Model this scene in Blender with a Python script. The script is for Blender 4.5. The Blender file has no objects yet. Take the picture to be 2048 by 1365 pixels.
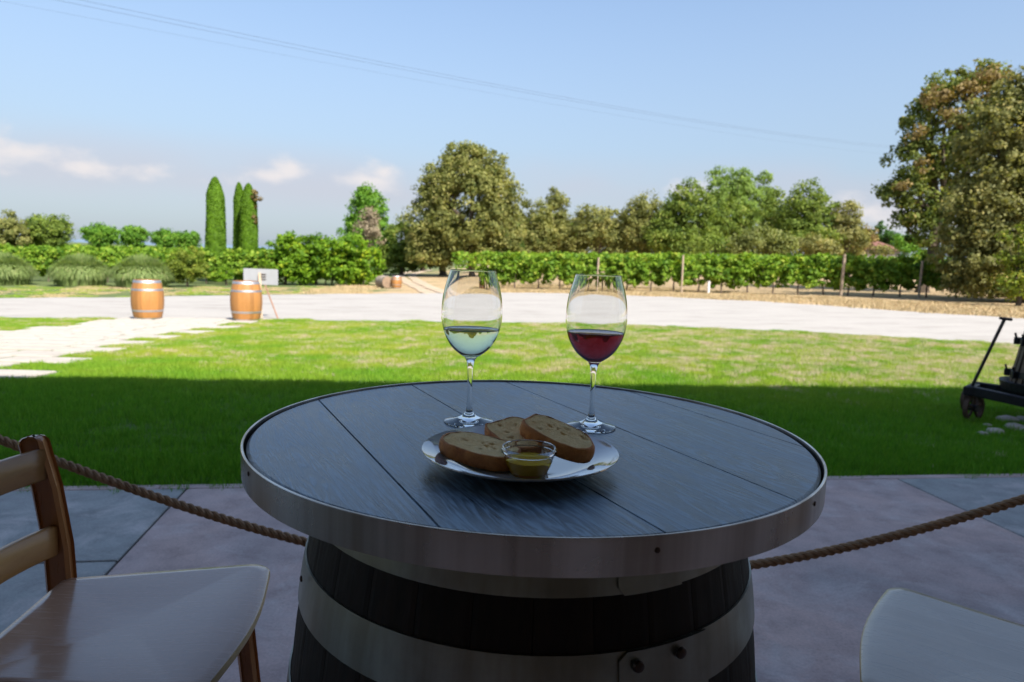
import bpy, bmesh, math, random
import numpy as np
from mathutils import Vector, Matrix, noise as mnoise

rng = np.random.default_rng(7)
random.seed(7)
R = math.radians
scene = bpy.context.scene
COL = scene.collection

# ------------------------------------------------------------------ camera, sky, sun, exposure
CAMZ = 1.34
PITCH, ROLL, FPX = R(6.9), R(2.1), 1375.0
cam_data = bpy.data.cameras.new("camera")
cam = bpy.data.objects.new("camera", cam_data)
COL.objects.link(cam)
cam.location = (0, 0, CAMZ)
cam.rotation_euler = (Matrix.Rotation(R(90) - PITCH, 3, 'X') @ Matrix.Rotation(ROLL, 3, 'Z')).to_euler()
cam_data.sensor_width = 36
cam_data.lens = FPX / 2048 * 36
cam_data.clip_start = 0.05
cam_data.clip_end = 9000
cam_data.dof.use_dof = True
cam_data.dof.focus_distance = 0.97
cam_data.dof.aperture_fstop = 7.5
scene.camera = cam

SUN_EL, SUN_AZ = R(47), R(145)
SUN_STRENGTH, SKY_STRENGTH, EXPOSURE = 5.0, 0.125, 0.9
world = bpy.data.worlds.new("World")
scene.world = world
world.use_nodes = True


def build_world():
    nt = world.node_tree
    nt.nodes.clear()
    N, L = nt.nodes.new, nt.links.new
    out = N('ShaderNodeOutputWorld')
    bg = N('ShaderNodeBackground')
    bg.inputs['Strength'].default_value = SKY_STRENGTH
    sky = N('ShaderNodeTexSky')
    sky.sky_type = 'NISHITA'
    sky.sun_disc = False
    sky.sun_elevation = SUN_EL
    sky.sun_rotation = SUN_AZ
    sky.altitude = 100
    sky.air_density = 1.0
    sky.dust_density = 1.2
    sky.ozone_density = 1.1
    tc = N('ShaderNodeTexCoord')
    sep = N('ShaderNodeSeparateXYZ')
    L(tc.outputs['Generated'], sep.inputs[0])

    def math_(op, a, b=None, c=None, clamp=False):
        n = N('ShaderNodeMath'); n.operation = op; n.use_clamp = clamp
        for i, v in enumerate((a, b, c)):
            if v is None: continue
            if isinstance(v, (int, float)): n.inputs[i].default_value = v
            else: L(v, n.inputs[i])
        return n.outputs[0]

    def ramp(v, a, b, lo=0.0, hi=1.0):
        n = N('ShaderNodeMapRange'); n.interpolation_type = 'SMOOTHSTEP'
        L(v, n.inputs[0])
        n.inputs[1].default_value = a; n.inputs[2].default_value = b
        n.inputs[3].default_value = lo; n.inputs[4].default_value = hi
        return n.outputs[0]
    az = math_('ARCTAN2', sep.outputs[0], sep.outputs[1])
    z = sep.outputs[2]
    comb = N('ShaderNodeCombineXYZ')
    L(az, comb.inputs[0]); L(math_('MULTIPLY', z, 1.7), comb.inputs[1])
    no = N('ShaderNodeTexNoise'); no.noise_dimensions = '3D'
    no.inputs['Scale'].default_value = 13; no.inputs['Detail'].default_value = 7
    no.inputs['Roughness'].default_value = 0.52
    L(comb.outputs[0], no.inputs['Vector'])
    no2 = N('ShaderNodeTexNoise'); no2.inputs['Scale'].default_value = 3.1; no2.inputs['Detail'].default_value = 3
    L(comb.outputs[0], no2.inputs['Vector'])
    # hazy horizon, the same all the way round
    haze = ramp(z, 0.0, 0.5, 1.0, 0.0)
    mixh = N('ShaderNodeMix'); mixh.data_type = 'RGBA'
    L(math_('MULTIPLY', haze, 0.8), mixh.inputs[0])
    L(sky.outputs[0], mixh.inputs[6])
    mixh.inputs[7].default_value = (1.62, 2.0, 2.55, 1)
    col = mixh.outputs[2]
    # cumulus puffs: centre azimuth, height, half width, half height
    puffs = [(-0.66, .112, .045, .018), (-0.60, .100, .055, .015), (-0.74, .128, .06, .014), (-0.53, .092, .07, .010),
             (-0.31, .110, .028, .012), (-0.355, .098, .04, .010), (-0.19, .113, .030, .013), (-0.215, .100, .045, .010),
             (0.235, .100, .035, .012), (0.29, .096, .03, .010), (0.49, .073, .09, .016), (0.57, .062, .10, .016),
             (-1.2, .12, .10, .02), (-1.7, .10, .12, .02), (-2.4, .12, .14, .02), (1.1, .09, .12, .018), (1.8, .12, .12, .02), (2.6, .1, .12, .02)]
    dens = None
    for (a, e, wa, we) in puffs:
        dx = math_('DIVIDE', math_('SUBTRACT', az, a), wa * 1.25)
        dz = math_('DIVIDE', math_('SUBTRACT', z, e), we * 1.35)
        d = math_('SUBTRACT', 1.0, math_('SQRT', math_('ADD', math_('MULTIPLY', dx, dx), math_('MULTIPLY', dz, dz))))
        dens = d if dens is None else math_('MAXIMUM', dens, d)
    nn = math_('MULTIPLY', math_('SUBTRACT', no.outputs[0], 0.5), 4.2)
    puff = ramp(math_('ADD', dens, nn), -0.15, 1.25)
    # thin veil band low in the sky
    band = math_('MULTIPLY', ramp(z, 0.03, 0.085), ramp(z, 0.16, 0.09))
    veil = math_('MULTIPLY', band, ramp(no2.outputs[0], 0.30, 0.62))
    m1 = N('ShaderNodeMix'); m1.data_type = 'RGBA'
    L(math_('MULTIPLY', veil, 0.6), m1.inputs[0]); L(col, m1.inputs[6]); m1.inputs[7].default_value = (2.75, 2.65, 3.0, 1)
    m2 = N('ShaderNodeMix'); m2.data_type = 'RGBA'
    L(math_('MULTIPLY', puff, 0.92), m2.inputs[0]); L(m1.outputs[2], m2.inputs[6]); m2.inputs[7].default_value = (3.8, 3.6, 3.6, 1)
    L(m2.outputs[2], bg.inputs[0])
    L(bg.outputs[0], out.inputs[0])


build_world()
sun_data = bpy.data.lights.new("sun", 'SUN')
sun_data.energy = SUN_STRENGTH
sun_data.angle = R(0.5)
sun_data.color = (1.0, 0.95, 0.87)
sun = bpy.data.objects.new("sun", sun_data)
COL.objects.link(sun)
to_sun = Vector((math.sin(SUN_AZ) * math.cos(SUN_EL), math.cos(SUN_AZ) * math.cos(SUN_EL), math.sin(SUN_EL)))
sun.rotation_euler = to_sun.to_track_quat('Z', 'Y').to_euler()
sun.location = (0, 0, 30)
vs = scene.view_settings
vs.view_transform = 'Standard'
vs.look = 'None'
vs.gamma = 1
vs.use_curve_mapping = False
vs.exposure = EXPOSURE
scene.cycles.use_denoising = True
scene.cycles.max_bounces = 12
scene.cycles.transmission_bounces = 12
scene.cycles.transparent_max_bounces = 8
scene.cycles.diffuse_bounces = 4
scene.cycles.sample_clamp_indirect = 6


# ------------------------------------------------------------------ helpers
def ray(u, v):
    x, y = (u - 1024) / FPX, -(v - 682.5) / FPX
    c, s = math.cos(ROLL), math.sin(ROLL)
    x, y = x * c - y * s, x * s + y * c
    c, s = math.cos(PITCH), math.sin(PITCH)
    return (x, c + y * s, -s + y * c)


def at(u, v, Y):
    d = ray(u, v)
    return Vector((d[0] * Y / d[1], Y, CAMZ + d[2] * Y / d[1]))


def at_z(u, v, z):
    d = ray(u, v); k = (z - CAMZ) / d[2]
    return Vector((d[0] * k, d[1] * k, z))


def gz(X, Y):
    t = min(max((Y - 4.2) / 12, 0), 1); t = t * t * (3 - 2 * t)
    return -0.02 + t * (-0.19 + 0.028 * 40 * math.tanh(X / 40))


def ground_at(u, v, off=0.0):
    z = 0
    for _ in range(60):
        p = at_z(u, v, z); z = .5 * z + .5 * (gz(p.x, p.y) + off)
    return p


def mesh_obj(name, verts, faces, mat=None, parent=None, smooth=False):
    me = bpy.data.meshes.new(name)
    me.from_pydata([tuple(v) for v in verts], [], faces)
    me.update()
    if smooth:
        me.polygons.foreach_set('use_smooth', [True] * len(me.polygons))
    if mat: me.materials.append(mat)
    o = bpy.data.objects.new(name, me)
    COL.objects.link(o)
    if parent: o.parent = parent
    return o


def bm_obj(name, bm, mat=None, parent=None, smooth=False):
    bmesh.ops.recalc_face_normals(bm, faces=bm.faces)
    me = bpy.data.meshes.new(name)
    bm.to_mesh(me); bm.free()
    if smooth:
        me.polygons.foreach_set('use_smooth', [True] * len(me.polygons))
        me.set_sharp_from_angle(angle=R(38))
    if mat: me.materials.append(mat)
    o = bpy.data.objects.new(name, me)
    COL.objects.link(o)
    if parent: o.parent = parent
    return o


def tag(o, label=None, cat=None, group=None, kind=None):
    if label: o['label'] = label
    if cat: o['category'] = cat
    if group: o['group'] = group
    if kind: o['kind'] = kind
    return o


def empty(name, loc=(0, 0, 0), rz=0.0):
    o = bpy.data.objects.new(name, None)
    o.empty_display_size = .1
    COL.objects.link(o)
    o.location = loc
    o.rotation_euler = (0, 0, rz)
    return o


def copy_tree(o, parent=None):
    c = o.copy(); COL.objects.link(c)
    if parent: c.parent = parent
    for ch in o.children:
        copy_tree(ch, c)
    return c


def add_box(bm, c, s, rot=None, bevel=0.0, seg=2):
    g = bmesh.ops.create_cube(bm, size=1)
    vs_ = g['verts']
    bmesh.ops.scale(bm, vec=s, verts=vs_)
    if bevel:
        es = list({e for v in vs_ for e in v.link_edges})
        r = bmesh.ops.bevel(bm, geom=es, offset=bevel, segments=seg, affect='EDGES')
        vs_ = list({v for f in r['faces'] for v in f.verts} | {v for v in vs_ if v.is_valid})
    if rot is not None: bmesh.ops.rotate(bm, cent=(0, 0, 0), matrix=rot, verts=vs_)
    bmesh.ops.translate(bm, vec=c, verts=vs_)
    return vs_


def add_lathe(bm, prof, seg=48, cap=False, center=(0, 0, 0)):
    """prof: list of (r, z); closed rings; r==0 becomes a pole"""
    rings = []
    for r, z in prof:
        if r < 1e-7:
            rings.append([bm.verts.new((center[0], center[1], center[2] + z))])
        else:
            rings.append([bm.verts.new((center[0] + r * math.cos(2 * math.pi * i / seg), center[1] + r * math.sin(2 * math.pi * i / seg), center[2] + z)) for i in range(seg)])
    for a, b in zip(rings, rings[1:]):
        for i in range(seg):
            j = (i + 1) % seg
            if len(a) == 1 and len(b) == 1: continue
            if len(a) == 1: bm.faces.new((a[0], b[i], b[j]))
            elif len(b) == 1: bm.faces.new((a[i], a[j], b[0]))
            else: bm.faces.new((a[i], a[j], b[j], b[i]))
    return rings


def add_tube(bm, pts, rad, seg=8, caps=True):
    pts = [Vector(p) for p in pts]
    rings = []
    up = Vector((0.13, 0.21, 1)).normalized()
    for i, p in enumerate(pts):
        t = (pts[min(i + 1, len(pts) - 1)] - pts[max(i - 1, 0)]).normalized()
        a = t.cross(up)
        if a.length < .05: a = t.cross(Vector((1, 0, 0)))
        a.normalize(); b = t.cross(a)
        r = rad[i] if isinstance(rad, (list, tuple)) else rad
        rings.append([bm.verts.new(p + r * (math.cos(2 * math.pi * k / seg) * a + math.sin(2 * math.pi * k / seg) * b)) for k in range(seg)])
    for a, b in zip(rings, rings[1:]):
        for i in range(seg):
            j = (i + 1) % seg
            bm.faces.new((a[i], a[j], b[j], b[i]))
    if caps:
        bm.faces.new(rings[0][::-1]); bm.faces.new(rings[-1])


# ------------------------------------------------------------------ materials
class M:
    """small node-material builder"""
    def __init__(s, name):
        s.m = bpy.data.materials.new(name); s.m.use_nodes = True
        s.nt = s.m.node_tree; s.nt.nodes.clear()
        s.out = s.n('ShaderNodeOutputMaterial')
        s.b = s.n('ShaderNodeBsdfPrincipled')
        s.l(s.b.outputs[0], s.out.inputs[0])

    def n(s, t, **k):
        nd = s.nt.nodes.new(t)
        for a, v in k.items(): setattr(nd, a, v)
        return nd

    def l(s, a, b): s.nt.links.new(a, b)

    def set(s, **k):
        for a, v in k.items():
            i = s.b.inputs[a.replace('_', ' ')]
            if hasattr(v, 'node'): s.l(v, i)
            else: i.default_value = v if not (isinstance(v, tuple) and len(v) == 3) else (*v, 1)
        return s

    def coord(s, kind='Object', scale=(1, 1, 1), rot=(0, 0, 0)):
        if kind == 'World': src = s.n('ShaderNodeNewGeometry').outputs['Position']
        else: src = s.n('ShaderNodeTexCoord').outputs[kind]
        mp = s.n('ShaderNodeMapping'); mp.inputs['Scale'].default_value = scale; mp.inputs['Rotation'].default_value = rot
        s.l(src, mp.inputs[0]); return mp.outputs[0]

    def noise(s, vec, scale, detail=4, rough=.55, dist=0.0, out=0):
        n = s.n('ShaderNodeTexNoise'); n.inputs['Scale'].default_value = scale
        n.inputs['Detail'].default_value = detail; n.inputs['Roughness'].default_value = rough
        n.inputs['Distortion'].default_value = dist
        s.l(vec, n.inputs['Vector']); return n.outputs[out]

    def ramp(s, fac, stops):
        n = s.n('ShaderNodeValToRGB'); cr = n.color_ramp
        while len(cr.elements) > 1: cr.elements.remove(cr.elements[-1])
        for i, (p, c) in enumerate(stops):
            e = cr.elements[0] if i == 0 else cr.elements.new(p)
            e.position = p; e.color = (*c, 1) if isinstance(c, tuple) else (c, c, c, 1)
        s.l(fac, n.inputs[0]); return n.outputs[0]

    def mix(s, fac, a, b, mode='MIX'):
        n = s.n('ShaderNodeMix', data_type='RGBA', blend_type=mode)
        for v, i in ((fac, 0), (a, 6), (b, 7)):
            if hasattr(v, 'node'): s.l(v, n.inputs[i])
            else: n.inputs[i].default_value = (*v, 1) if isinstance(v, tuple) else v
        return n.outputs[2]

    def math(s, op, a, b, clamp=False):
        n = s.n('ShaderNodeMath', operation=op, use_clamp=clamp)
        for i, v in enumerate((a, b)):
            if hasattr(v, 'node'): s.l(v, n.inputs[i])
            else: n.inputs[i].default_value = v
        return n.outputs[0]

    def bump(s, h, strength=.3, dist=.01):
        n = s.n('ShaderNodeBump'); n.inputs['Strength'].default_value = strength; n.inputs['Distance'].default_value = dist
        s.l(h, n.inputs['Height']); s.l(n.outputs[0], s.b.inputs['Normal']); return s


def simple(name, col, rough=.6, metal=0.0, var=.25, scale=8, bump=.15, coord='Object', stretch=(1, 1, 1)):
    k = M(name); v = k.coord(coord, stretch); n = k.noise(v, scale, 5, .6)
    lo = tuple(c * (1 - var) for c in col); hi = tuple(min(1, c * (1 + var)) for c in col)
    k.set(Base_Color=k.ramp(n, [(.3, lo), (.7, hi)]), Roughness=rough, Metallic=metal)
    if bump: k.bump(n, bump)
    return k.m


def leaf_mat(name, dark, light, odd=None, trans=.45):
    k = M(name)
    a = k.n('ShaderNodeAttribute', attribute_name='tint').outputs['Fac']
    stops = [(0.0, dark), (.75, light)] + ([(1.0, odd)] if odd else [])
    c = k.ramp(a, stops)
    k.set(Base_Color=c, Roughness=.6, Specular_IOR_Level=.25)
    tr = k.n('ShaderNodeBsdfTranslucent'); k.l(k.mix(1.0, c, (1.0, 1.0, .45), 'MULTIPLY'), tr.inputs[0])
    mx = k.n('ShaderNodeMixShader'); mx.inputs[0].default_value = trans
    k.l(k.b.outputs[0], mx.inputs[1]); k.l(tr.outputs[0], mx.inputs[2]); k.l(mx.outputs[0], k.out.inputs[0])
    return k.m


def wood_mat(name, dark, light, rough=.45, axis='X', scale=1.0, bump=.25, coat=0.0, coord='Object', spec=.5):
    k = M(name)
    st = {'X': (1.2, 14, 14), 'Y': (14, 1.2, 14), 'Z': (14, 14, 1.2)}[axis]
    rnd = k.n('ShaderNodeObjectInfo').outputs['Random']
    tc = k.n('ShaderNodeTexCoord').outputs[coord]
    add = k.n('ShaderNodeVectorMath', operation='ADD'); cmb = k.n('ShaderNodeCombineXYZ')
    for i in range(3): k.l(k.math('MULTIPLY', rnd, 7.3 + i * 3.1), cmb.inputs[i])
    k.l(tc, add.inputs[0]); k.l(cmb.outputs[0], add.inputs[1])
    mp = k.n('ShaderNodeMapping'); mp.inputs['Scale'].default_value = tuple(c * scale for c in st); k.l(add.outputs[0], mp.inputs[0])
    n1 = k.noise(mp.outputs[0], 3.0, 8, .65, .6)
    n2 = k.noise(mp.outputs[0], 11.0, 4, .7, .2)
    f = k.math('ADD', k.math('MULTIPLY', n1, .65), k.math('MULTIPLY', n2, .35))
    c = k.ramp(f, [(.32, dark), (.5, tuple((a + b) / 2 for a, b in zip(dark, light))), (.68, light)])
    v = k.math('ADD', .75, k.math('MULTIPLY', rnd, .5))
    c = k.mix(1.0, c, k.ramp(rnd, [(0, .62), (1, 1.0)]), 'MULTIPLY')
    k.set(Base_Color=c, Roughness=k.ramp(n2, [(.3, rough - .08), (.7, rough + .12)]), Coat_Weight=coat, Coat_Roughness=.12, Specular_IOR_Level=spec)
    k.bump(f, bump, .004)
    return k.m


def metal_mat(name, col, rough=.3, stretch=(1, 1, 30), dirt=.4, refl_stain=0.0):
    k = M(name)
    v = k.coord('Object', stretch); n = k.noise(v, 6, 6, .6)
    w = k.noise(k.coord('Object'), 7, 5, .6)
    c = k.mix(k.ramp(w, [(.35, 0.0), (.75, dirt)]), col, tuple(x * .35 for x in col))
    if refl_stain:
        sn = k.noise(k.coord('Object', (1, 1, .02)), 13, 5, .6)
        c = k.mix(k.ramp(sn, [(.38, 0.0), (.62, refl_stain)]), c, tuple(x * s_ for x, s_ in zip(col, (.42, .36, .30))))  # reflections painted as brown streaks in the metal colour, hoop stains too
    k.set(Base_Color=c, Metallic=1.0, Roughness=k.ramp(w, [(.3, rough), (.7, rough + .2)]))
    k.bump(n, .12, .002)
    return k.m


MAT = {}
# ground (soil with dry straw, greener to the left)
k = M('dry_ground'); v = k.coord('World')
n1 = k.noise(v, .35, 6, .6); n2 = k.noise(v, 5, 6, .7); n3 = k.noise(v, 38, 3, .7)
straw = k.ramp(n2, [(.3, (.30, .20, .10)), (.6, (.50, .36, .20)), (.8, (.60, .47, .29))])
green = k.ramp(n2, [(.3, (.06, .09, .02)), (.7, (.15, .19, .05))])
sx = k.n('ShaderNodeSeparateXYZ'); k.l(v, sx.inputs[0])
lm = k.n('ShaderNodeMapRange'); k.l(sx.outputs[0], lm.inputs[0])
for i, q in enumerate((-14, -3, .30, -.13)): lm.inputs[i + 1].default_value = q
gm = k.ramp(k.math('ADD', n1, lm.outputs[0]), [(.50, 0.0), (.62, 1.0)])
c = k.mix(gm, straw, green)
k.set(Base_Color=k.mix(k.ramp(n3, [(.3, .5), (.7, 0.0)]), c, k.mix(1.0, c, (.6, .6, .6), 'MULTIPLY')), Roughness=.95).bump(n2, .5, .05)
MAT['ground'] = k.m
k = M('pale_gravel'); v = k.coord('World', (.35, 1, 1))
n2 = k.noise(v, 1.6, 8, .7); n3 = k.noise(v, 60, 3, .8)
k.set(Base_Color=k.mix(.5, k.ramp(n2, [(.34, (.22, .195, .165)), (.48, (.35, .325, .29)), (.7, (.42, .39, .35))]), k.ramp(n3, [(.3, (.24, .225, .21)), (.7, (.46, .43, .40))])), Roughness=.95).bump(n3, .4, .01)
MAT['gravel'] = k.m
MAT['track'] = simple('track_dirt', (.42, .32, .22), .95, scale=2, coord='World')
k = M('turf_soil'); v = k.coord('World')
n2 = k.noise(v, 9, 6, .7)
k.set(Base_Color=k.ramp(n2, [(.3, (.04, .10, .01)), (.7, (.10, .17, .025))]), Roughness=.95).bump(n2, .4, .02)
MAT['turf'] = k.m
# grass blades
k = M('grass_blades'); v = k.coord('World')
rnd = k.n('ShaderNodeNewGeometry').outputs['Random Per Island']
n1 = k.noise(v, .9, 4, .6); n2 = k.noise(v, 3.3, 4, .65)
sx = k.n('ShaderNodeSeparateXYZ'); k.l(v, sx.inputs[0])
mr = k.n('ShaderNodeMapRange'); k.l(sx.outputs[0], mr.inputs[0])
for i, q in enumerate((-5, 5, -.05, .07)): mr.inputs[i + 1].default_value = q
lawn = k.ramp(rnd, [(0, (.085, .28, .014)), (.5, (.17, .44, .022)), (1, (.28, .52, .035))])
sunlit_y = k.n('ShaderNodeMapRange'); k.l(sx.outputs[1], sunlit_y.inputs[0])
for i, q in enumerate((6.0, 9, 0.0, 1.0)): sunlit_y.inputs[i + 1].default_value = q
yel = k.mix(k.math('MULTIPLY', k.ramp(n1, [(.35, .15), (.62, .80)]), sunlit_y.outputs[0]), lawn, (.52, .55, .06))  # sunlit yellow put into blade colour beyond the roof shade, greener within it
dry = k.ramp(rnd, [(0, (.50, .40, .24)), (1, (.78, .64, .50))])
thr = k.math('ADD', k.math('ADD', k.math('MULTIPLY', n2, 1.5), k.math('MULTIPLY', n1, .5)), mr.outputs[0])
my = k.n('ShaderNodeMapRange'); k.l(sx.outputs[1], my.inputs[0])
for i, q in enumerate((6.5, 9, -.28, .03)): my.inputs[i + 1].default_value = q  # dry straw held back where roof shade falls, keeping that zone painted greener
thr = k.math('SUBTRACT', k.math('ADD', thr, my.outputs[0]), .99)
rnd2 = k.math('FRACT', k.math('MULTIPLY', rnd, 37.7), 0)
n4 = k.noise(v, 13, 4, .65)
yel = k.mix(1.0, yel, k.ramp(n4, [(.3, .68), (.66, 1.0)]), 'MULTIPLY')
isdry = k.math('LESS_THAN', rnd2, k.math('MULTIPLY', thr, 3.2))
c = k.mix(isdry, yel, dry)
k.set(Base_Color=c, Roughness=.55, Specular_IOR_Level=.3)
tr = k.n('ShaderNodeBsdfTranslucent'); k.l(c, tr.inputs[0])
mx = k.n('ShaderNodeMixShader'); mx.inputs[0].default_value = .4
k.l(k.b.outputs[0], mx.inputs[1]); k.l(tr.outputs[0], mx.inputs[2]); k.l(mx.outputs[0], k.out.inputs[0])
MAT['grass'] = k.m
k = M('dry_blades'); rnd = k.n('ShaderNodeNewGeometry').outputs['Random Per Island']
k.set(Base_Color=k.ramp(rnd, [(0, (.16, .16, .05)), (.35, (.42, .30, .15)), (1, (.62, .48, .28))]), Roughness=.7)
MAT['drygrass'] = k.m
MAT['petal'] = simple('clover_petal', (.75, .68, .62), .7, bump=0)

MAT['stone'] = simple('pale_flagstone', (.41, .37, .32), .9, var=.12, scale=5, bump=.3, coord='World')


def slab_mat(name, c1, c2, c3):
    k = M(name); v = k.coord('World')
    n = k.noise(v, 1.3, 6, .6, .8); n2 = k.noise(v, 6, 6, .65); n3 = k.noise(v, 90, 3, .7)
    c = k.ramp(n, [(.3, c1), (.5, c2), (.7, c3)])
    c = k.mix(k.ramp(n2, [(.42, 0.0), (.72, .6)]), c, tuple(x * .55 for x in c2))
    n5 = k.noise(v, 2.7, 7, .7, 1.2)
    c = k.mix(k.ramp(n5, [(.50, 0.0), (.66, .5)]), c, (.70, .62, .58))
    c = k.mix(1.0, c, k.ramp(n3, [(.3, .78), (.6, 1.0)]), 'MULTIPLY')
    k.set(Base_Color=c, Roughness=k.ramp(n2, [(.3, .5), (.7, .7)])).bump(k.math('ADD', n2, k.math('MULTIPLY', n3, .3)), .12, .01)
    return k.m


MAT['slab_pink'] = slab_mat('pink_concrete', (.44, .36, .34), (.58, .42, .38), (.68, .47, .40))
MAT['slab_grey'] = slab_mat('grey_concrete', (.30, .32, .30), (.36, .365, .345), (.41, .39, .37))
MAT['joint'] = simple('joint_sand', (.07, .055, .045), .95, coord='World')
MAT['plaster'] = simple('ochre_plaster', (.24, .17, .10), .9, coord='World', scale=2)
MAT['beam'] = wood_mat('porch_beam', (.10, .06, .03), (.20, .13, .07), axis='X')
MAT['bark'] = simple('bark', (.10, .075, .055), .95, scale=9, bump=.8, stretch=(3, 3, .6), coord='World')
MAT['vinewood'] = simple('vine_wood', (.11, .08, .06), .95, scale=20, bump=.6)
MAT['post'] = simple('vineyard_post_wood', (.36, .28, .2), .9, scale=12, stretch=(2, 2, .4))
MAT['hill'] = simple('hazed_hill', (.13, .19, .25), 1.0, coord='World', scale=.01, bump=0)  # distance haze put into the base colour as blue

# table
k = M('table_oak')
rnd = k.n('ShaderNodeObjectInfo').outputs['Random']
tc = k.n('ShaderNodeTexCoord').outputs['Object']
add = k.n('ShaderNodeVectorMath', operation='ADD'); cmb = k.n('ShaderNodeCombineXYZ')
for i in range(3): k.l(k.math('MULTIPLY', rnd, 9.3 + i * 3.1), cmb.inputs[i])
k.l(tc, add.inputs[0]); k.l(cmb.outputs[0], add.inputs[1])
mp = k.n('ShaderNodeMapping'); mp.inputs['Scale'].default_value = (.9, 9, 9); k.l(add.outputs[0], mp.inputs[0])
mp2 = k.n('ShaderNodeMapping'); mp2.inputs['Scale'].default_value = (9, 160, 60); k.l(add.outputs[0], mp2.inputs[0])
fig = k.noise(mp.outputs[0], 2.2, 4, .55, 1.6)
wv = k.n('ShaderNodeMath', operation='SINE'); k.l(k.math('MULTIPLY', fig, 60.0), wv.inputs[0])
ring = k.math('ADD', k.math('MULTIPLY', wv.outputs[0], .5), .5)
pore = k.noise(mp2.outputs[0], 2.5, 5, .7)
smear = k.noise(k.coord('Object', (3, 6, 1)), 3, 6, .65)
f = k.math('ADD', k.math('MULTIPLY', ring, .26), k.math('MULTIPLY', pore, .74))
c = k.ramp(f, [(.33, (.009, .014, .018)), (.5, (.048, .078, .105)), (.67, (.17, .26, .34))])
c = k.mix(k.ramp(smear, [(.42, 0.0), (.72, .55)]), c, (.20, .31, .42))
k.set(Base_Color=c, Roughness=k.ramp(k.math('ADD', k.math('MULTIPLY', f, .5), k.math('MULTIPLY', smear, .5)), [(.3, .24), (.7, .42)]), Specular_IOR_Level=.85)
k.bump(k.math('SUBTRACT', f, k.math('MULTIPLY', smear, .2)), .45, .0012)
MAT['table'] = k.m
MAT['steel'] = metal_mat('brushed_steel', (.72, .64, .55), .20, (1, 1, 60), .35, .85)
MAT['hoop'] = metal_mat('galvanised_hoop', (.46, .45, .38), .26, (1, 1, 20), .8, .7)
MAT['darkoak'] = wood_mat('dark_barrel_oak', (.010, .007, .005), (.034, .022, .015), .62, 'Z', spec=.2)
MAT['gapdark'] = simple('table_underside', (.02, .017, .015), .8)
MAT['orange_oak'] = wood_mat('orange_barrel_oak', (.36, .155, .04), (.52, .24, .07), .5, 'Z')
MAT['old_oak'] = wood_mat('old_press_oak', (.07, .045, .03), (.20, .14, .09), .7, 'Z')
MAT['hoop_far'] = metal_mat('zinc_hoop', (.55, .54, .56), .45, (1, 1, 5), .2)
MAT['iron'] = simple('black_iron', (.035, .035, .042), .45, .7, scale=20)
MAT['rust'] = simple('rusty_iron', (.08, .045, .03), .7, .3, scale=20)
MAT['stool_seat'] = wood_mat('stool_beech_seat', (.53, .31, .20), (.59, .36, .235), .22, 'X', .8, .05, .7)
MAT['stool_seat_pale'] = wood_mat('stool_pale_seat', (.46, .37, .28), (.62, .51, .40), .30, 'X', .8, .06, .5)
MAT['stool_frame'] = wood_mat('stool_beech_frame', (.42, .16, .05), (.58, .26, .09), .32, 'Z', .8, .05, .4)
MAT['ply_edge'] = simple('seat_edge', (.55, .38, .16), .4, coord='Object')
MAT['rope'] = simple('hemp_rope', (.36, .22, .12), .9, scale=60, bump=.5)
k = M('glazed_porcelain'); k.set(Base_Color=(.42, .43, .44), Roughness=.05, Coat_Weight=1.0, Coat_Roughness=.03); MAT['china'] = k.m


def glass_mat(name, col=(1, 1, 1), ior=1.5, rough=0.0, absorb=None):
    k = M(name)
    k.nt.nodes.remove(k.b)
    g = k.n('ShaderNodeBsdfGlass'); g.inputs['Color'].default_value = (*col, 1); g.inputs['IOR'].default_value = ior; g.inputs['Roughness'].default_value = rough
    k.l(g.outputs[0], k.out.inputs[0])
    if absorb:
        a = k.n('ShaderNodeVolumeAbsorption'); a.inputs['Color'].default_value = (*absorb[0], 1); a.inputs['Density'].default_value = absorb[1]
        k.l(a.outputs[0], k.out.inputs['Volume'])
    return k.m


MAT['glass'] = glass_mat('clear_glass', (.985, .99, .99), 1.5)
MAT['white_wine'] = glass_mat('white_wine', (1, 1, .97), 1.34, absorb=((.95, .97, .58), 20))
MAT['red_wine'] = glass_mat('red_wine', (1, .9, .9), 1.34, absorb=((.58, .008, .03), 60))
MAT['oil'] = glass_mat('olive_oil', (1, .9, .35), 1.46, absorb=((.9, .65, .05), 12))
_nt = MAT['oil'].node_tree
_g = [n for n in _nt.nodes if n.type == 'BSDF_GLASS'][0]; _o = [n for n in _nt.nodes if n.type == 'OUTPUT_MATERIAL'][0]
_d = _nt.nodes.new('ShaderNodeBsdfDiffuse'); _d.inputs[0].default_value = (.95, .60, .03, 1)
_x = _nt.nodes.new('ShaderNodeMixShader'); _x.inputs[0].default_value = .48
_nt.links.new(_g.outputs[0], _x.inputs[1]); _nt.links.new(_d.outputs[0], _x.inputs[2]); _nt.links.new(_x.outputs[0], _o.inputs[0])
k = M('bread_crumb'); v = k.coord('Object')
vo = k.n('ShaderNodeTexVoronoi'); vo.inputs['Scale'].default_value = 160; k.l(k.coord('Object'), vo.inputs[0])
n = k.noise(v, 45, 6, .65); n2 = k.noise(v, 260, 4, .7)
k.set(Base_Color=k.ramp(n, [(.25, (.66, .38, .14)), (.42, (.92, .62, .26)), (.7, (.95, .70, .33))]), Roughness=.9)
k.bump(k.math('ADD', n, k.math('MULTIPLY', n2, .6)), .9, .004); MAT['crumb'] = k.m
k = M('bread_crust'); v = k.coord('Object'); n = k.noise(v, 55, 6, .7)
k.set(Base_Color=k.ramp(n, [(.3, (.32, .09, .018)), (.55, (.58, .22, .05)), (.8, (.74, .37, .11))]), Roughness=.7).bump(n, .6, .003); MAT['crust'] = k.m

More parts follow.
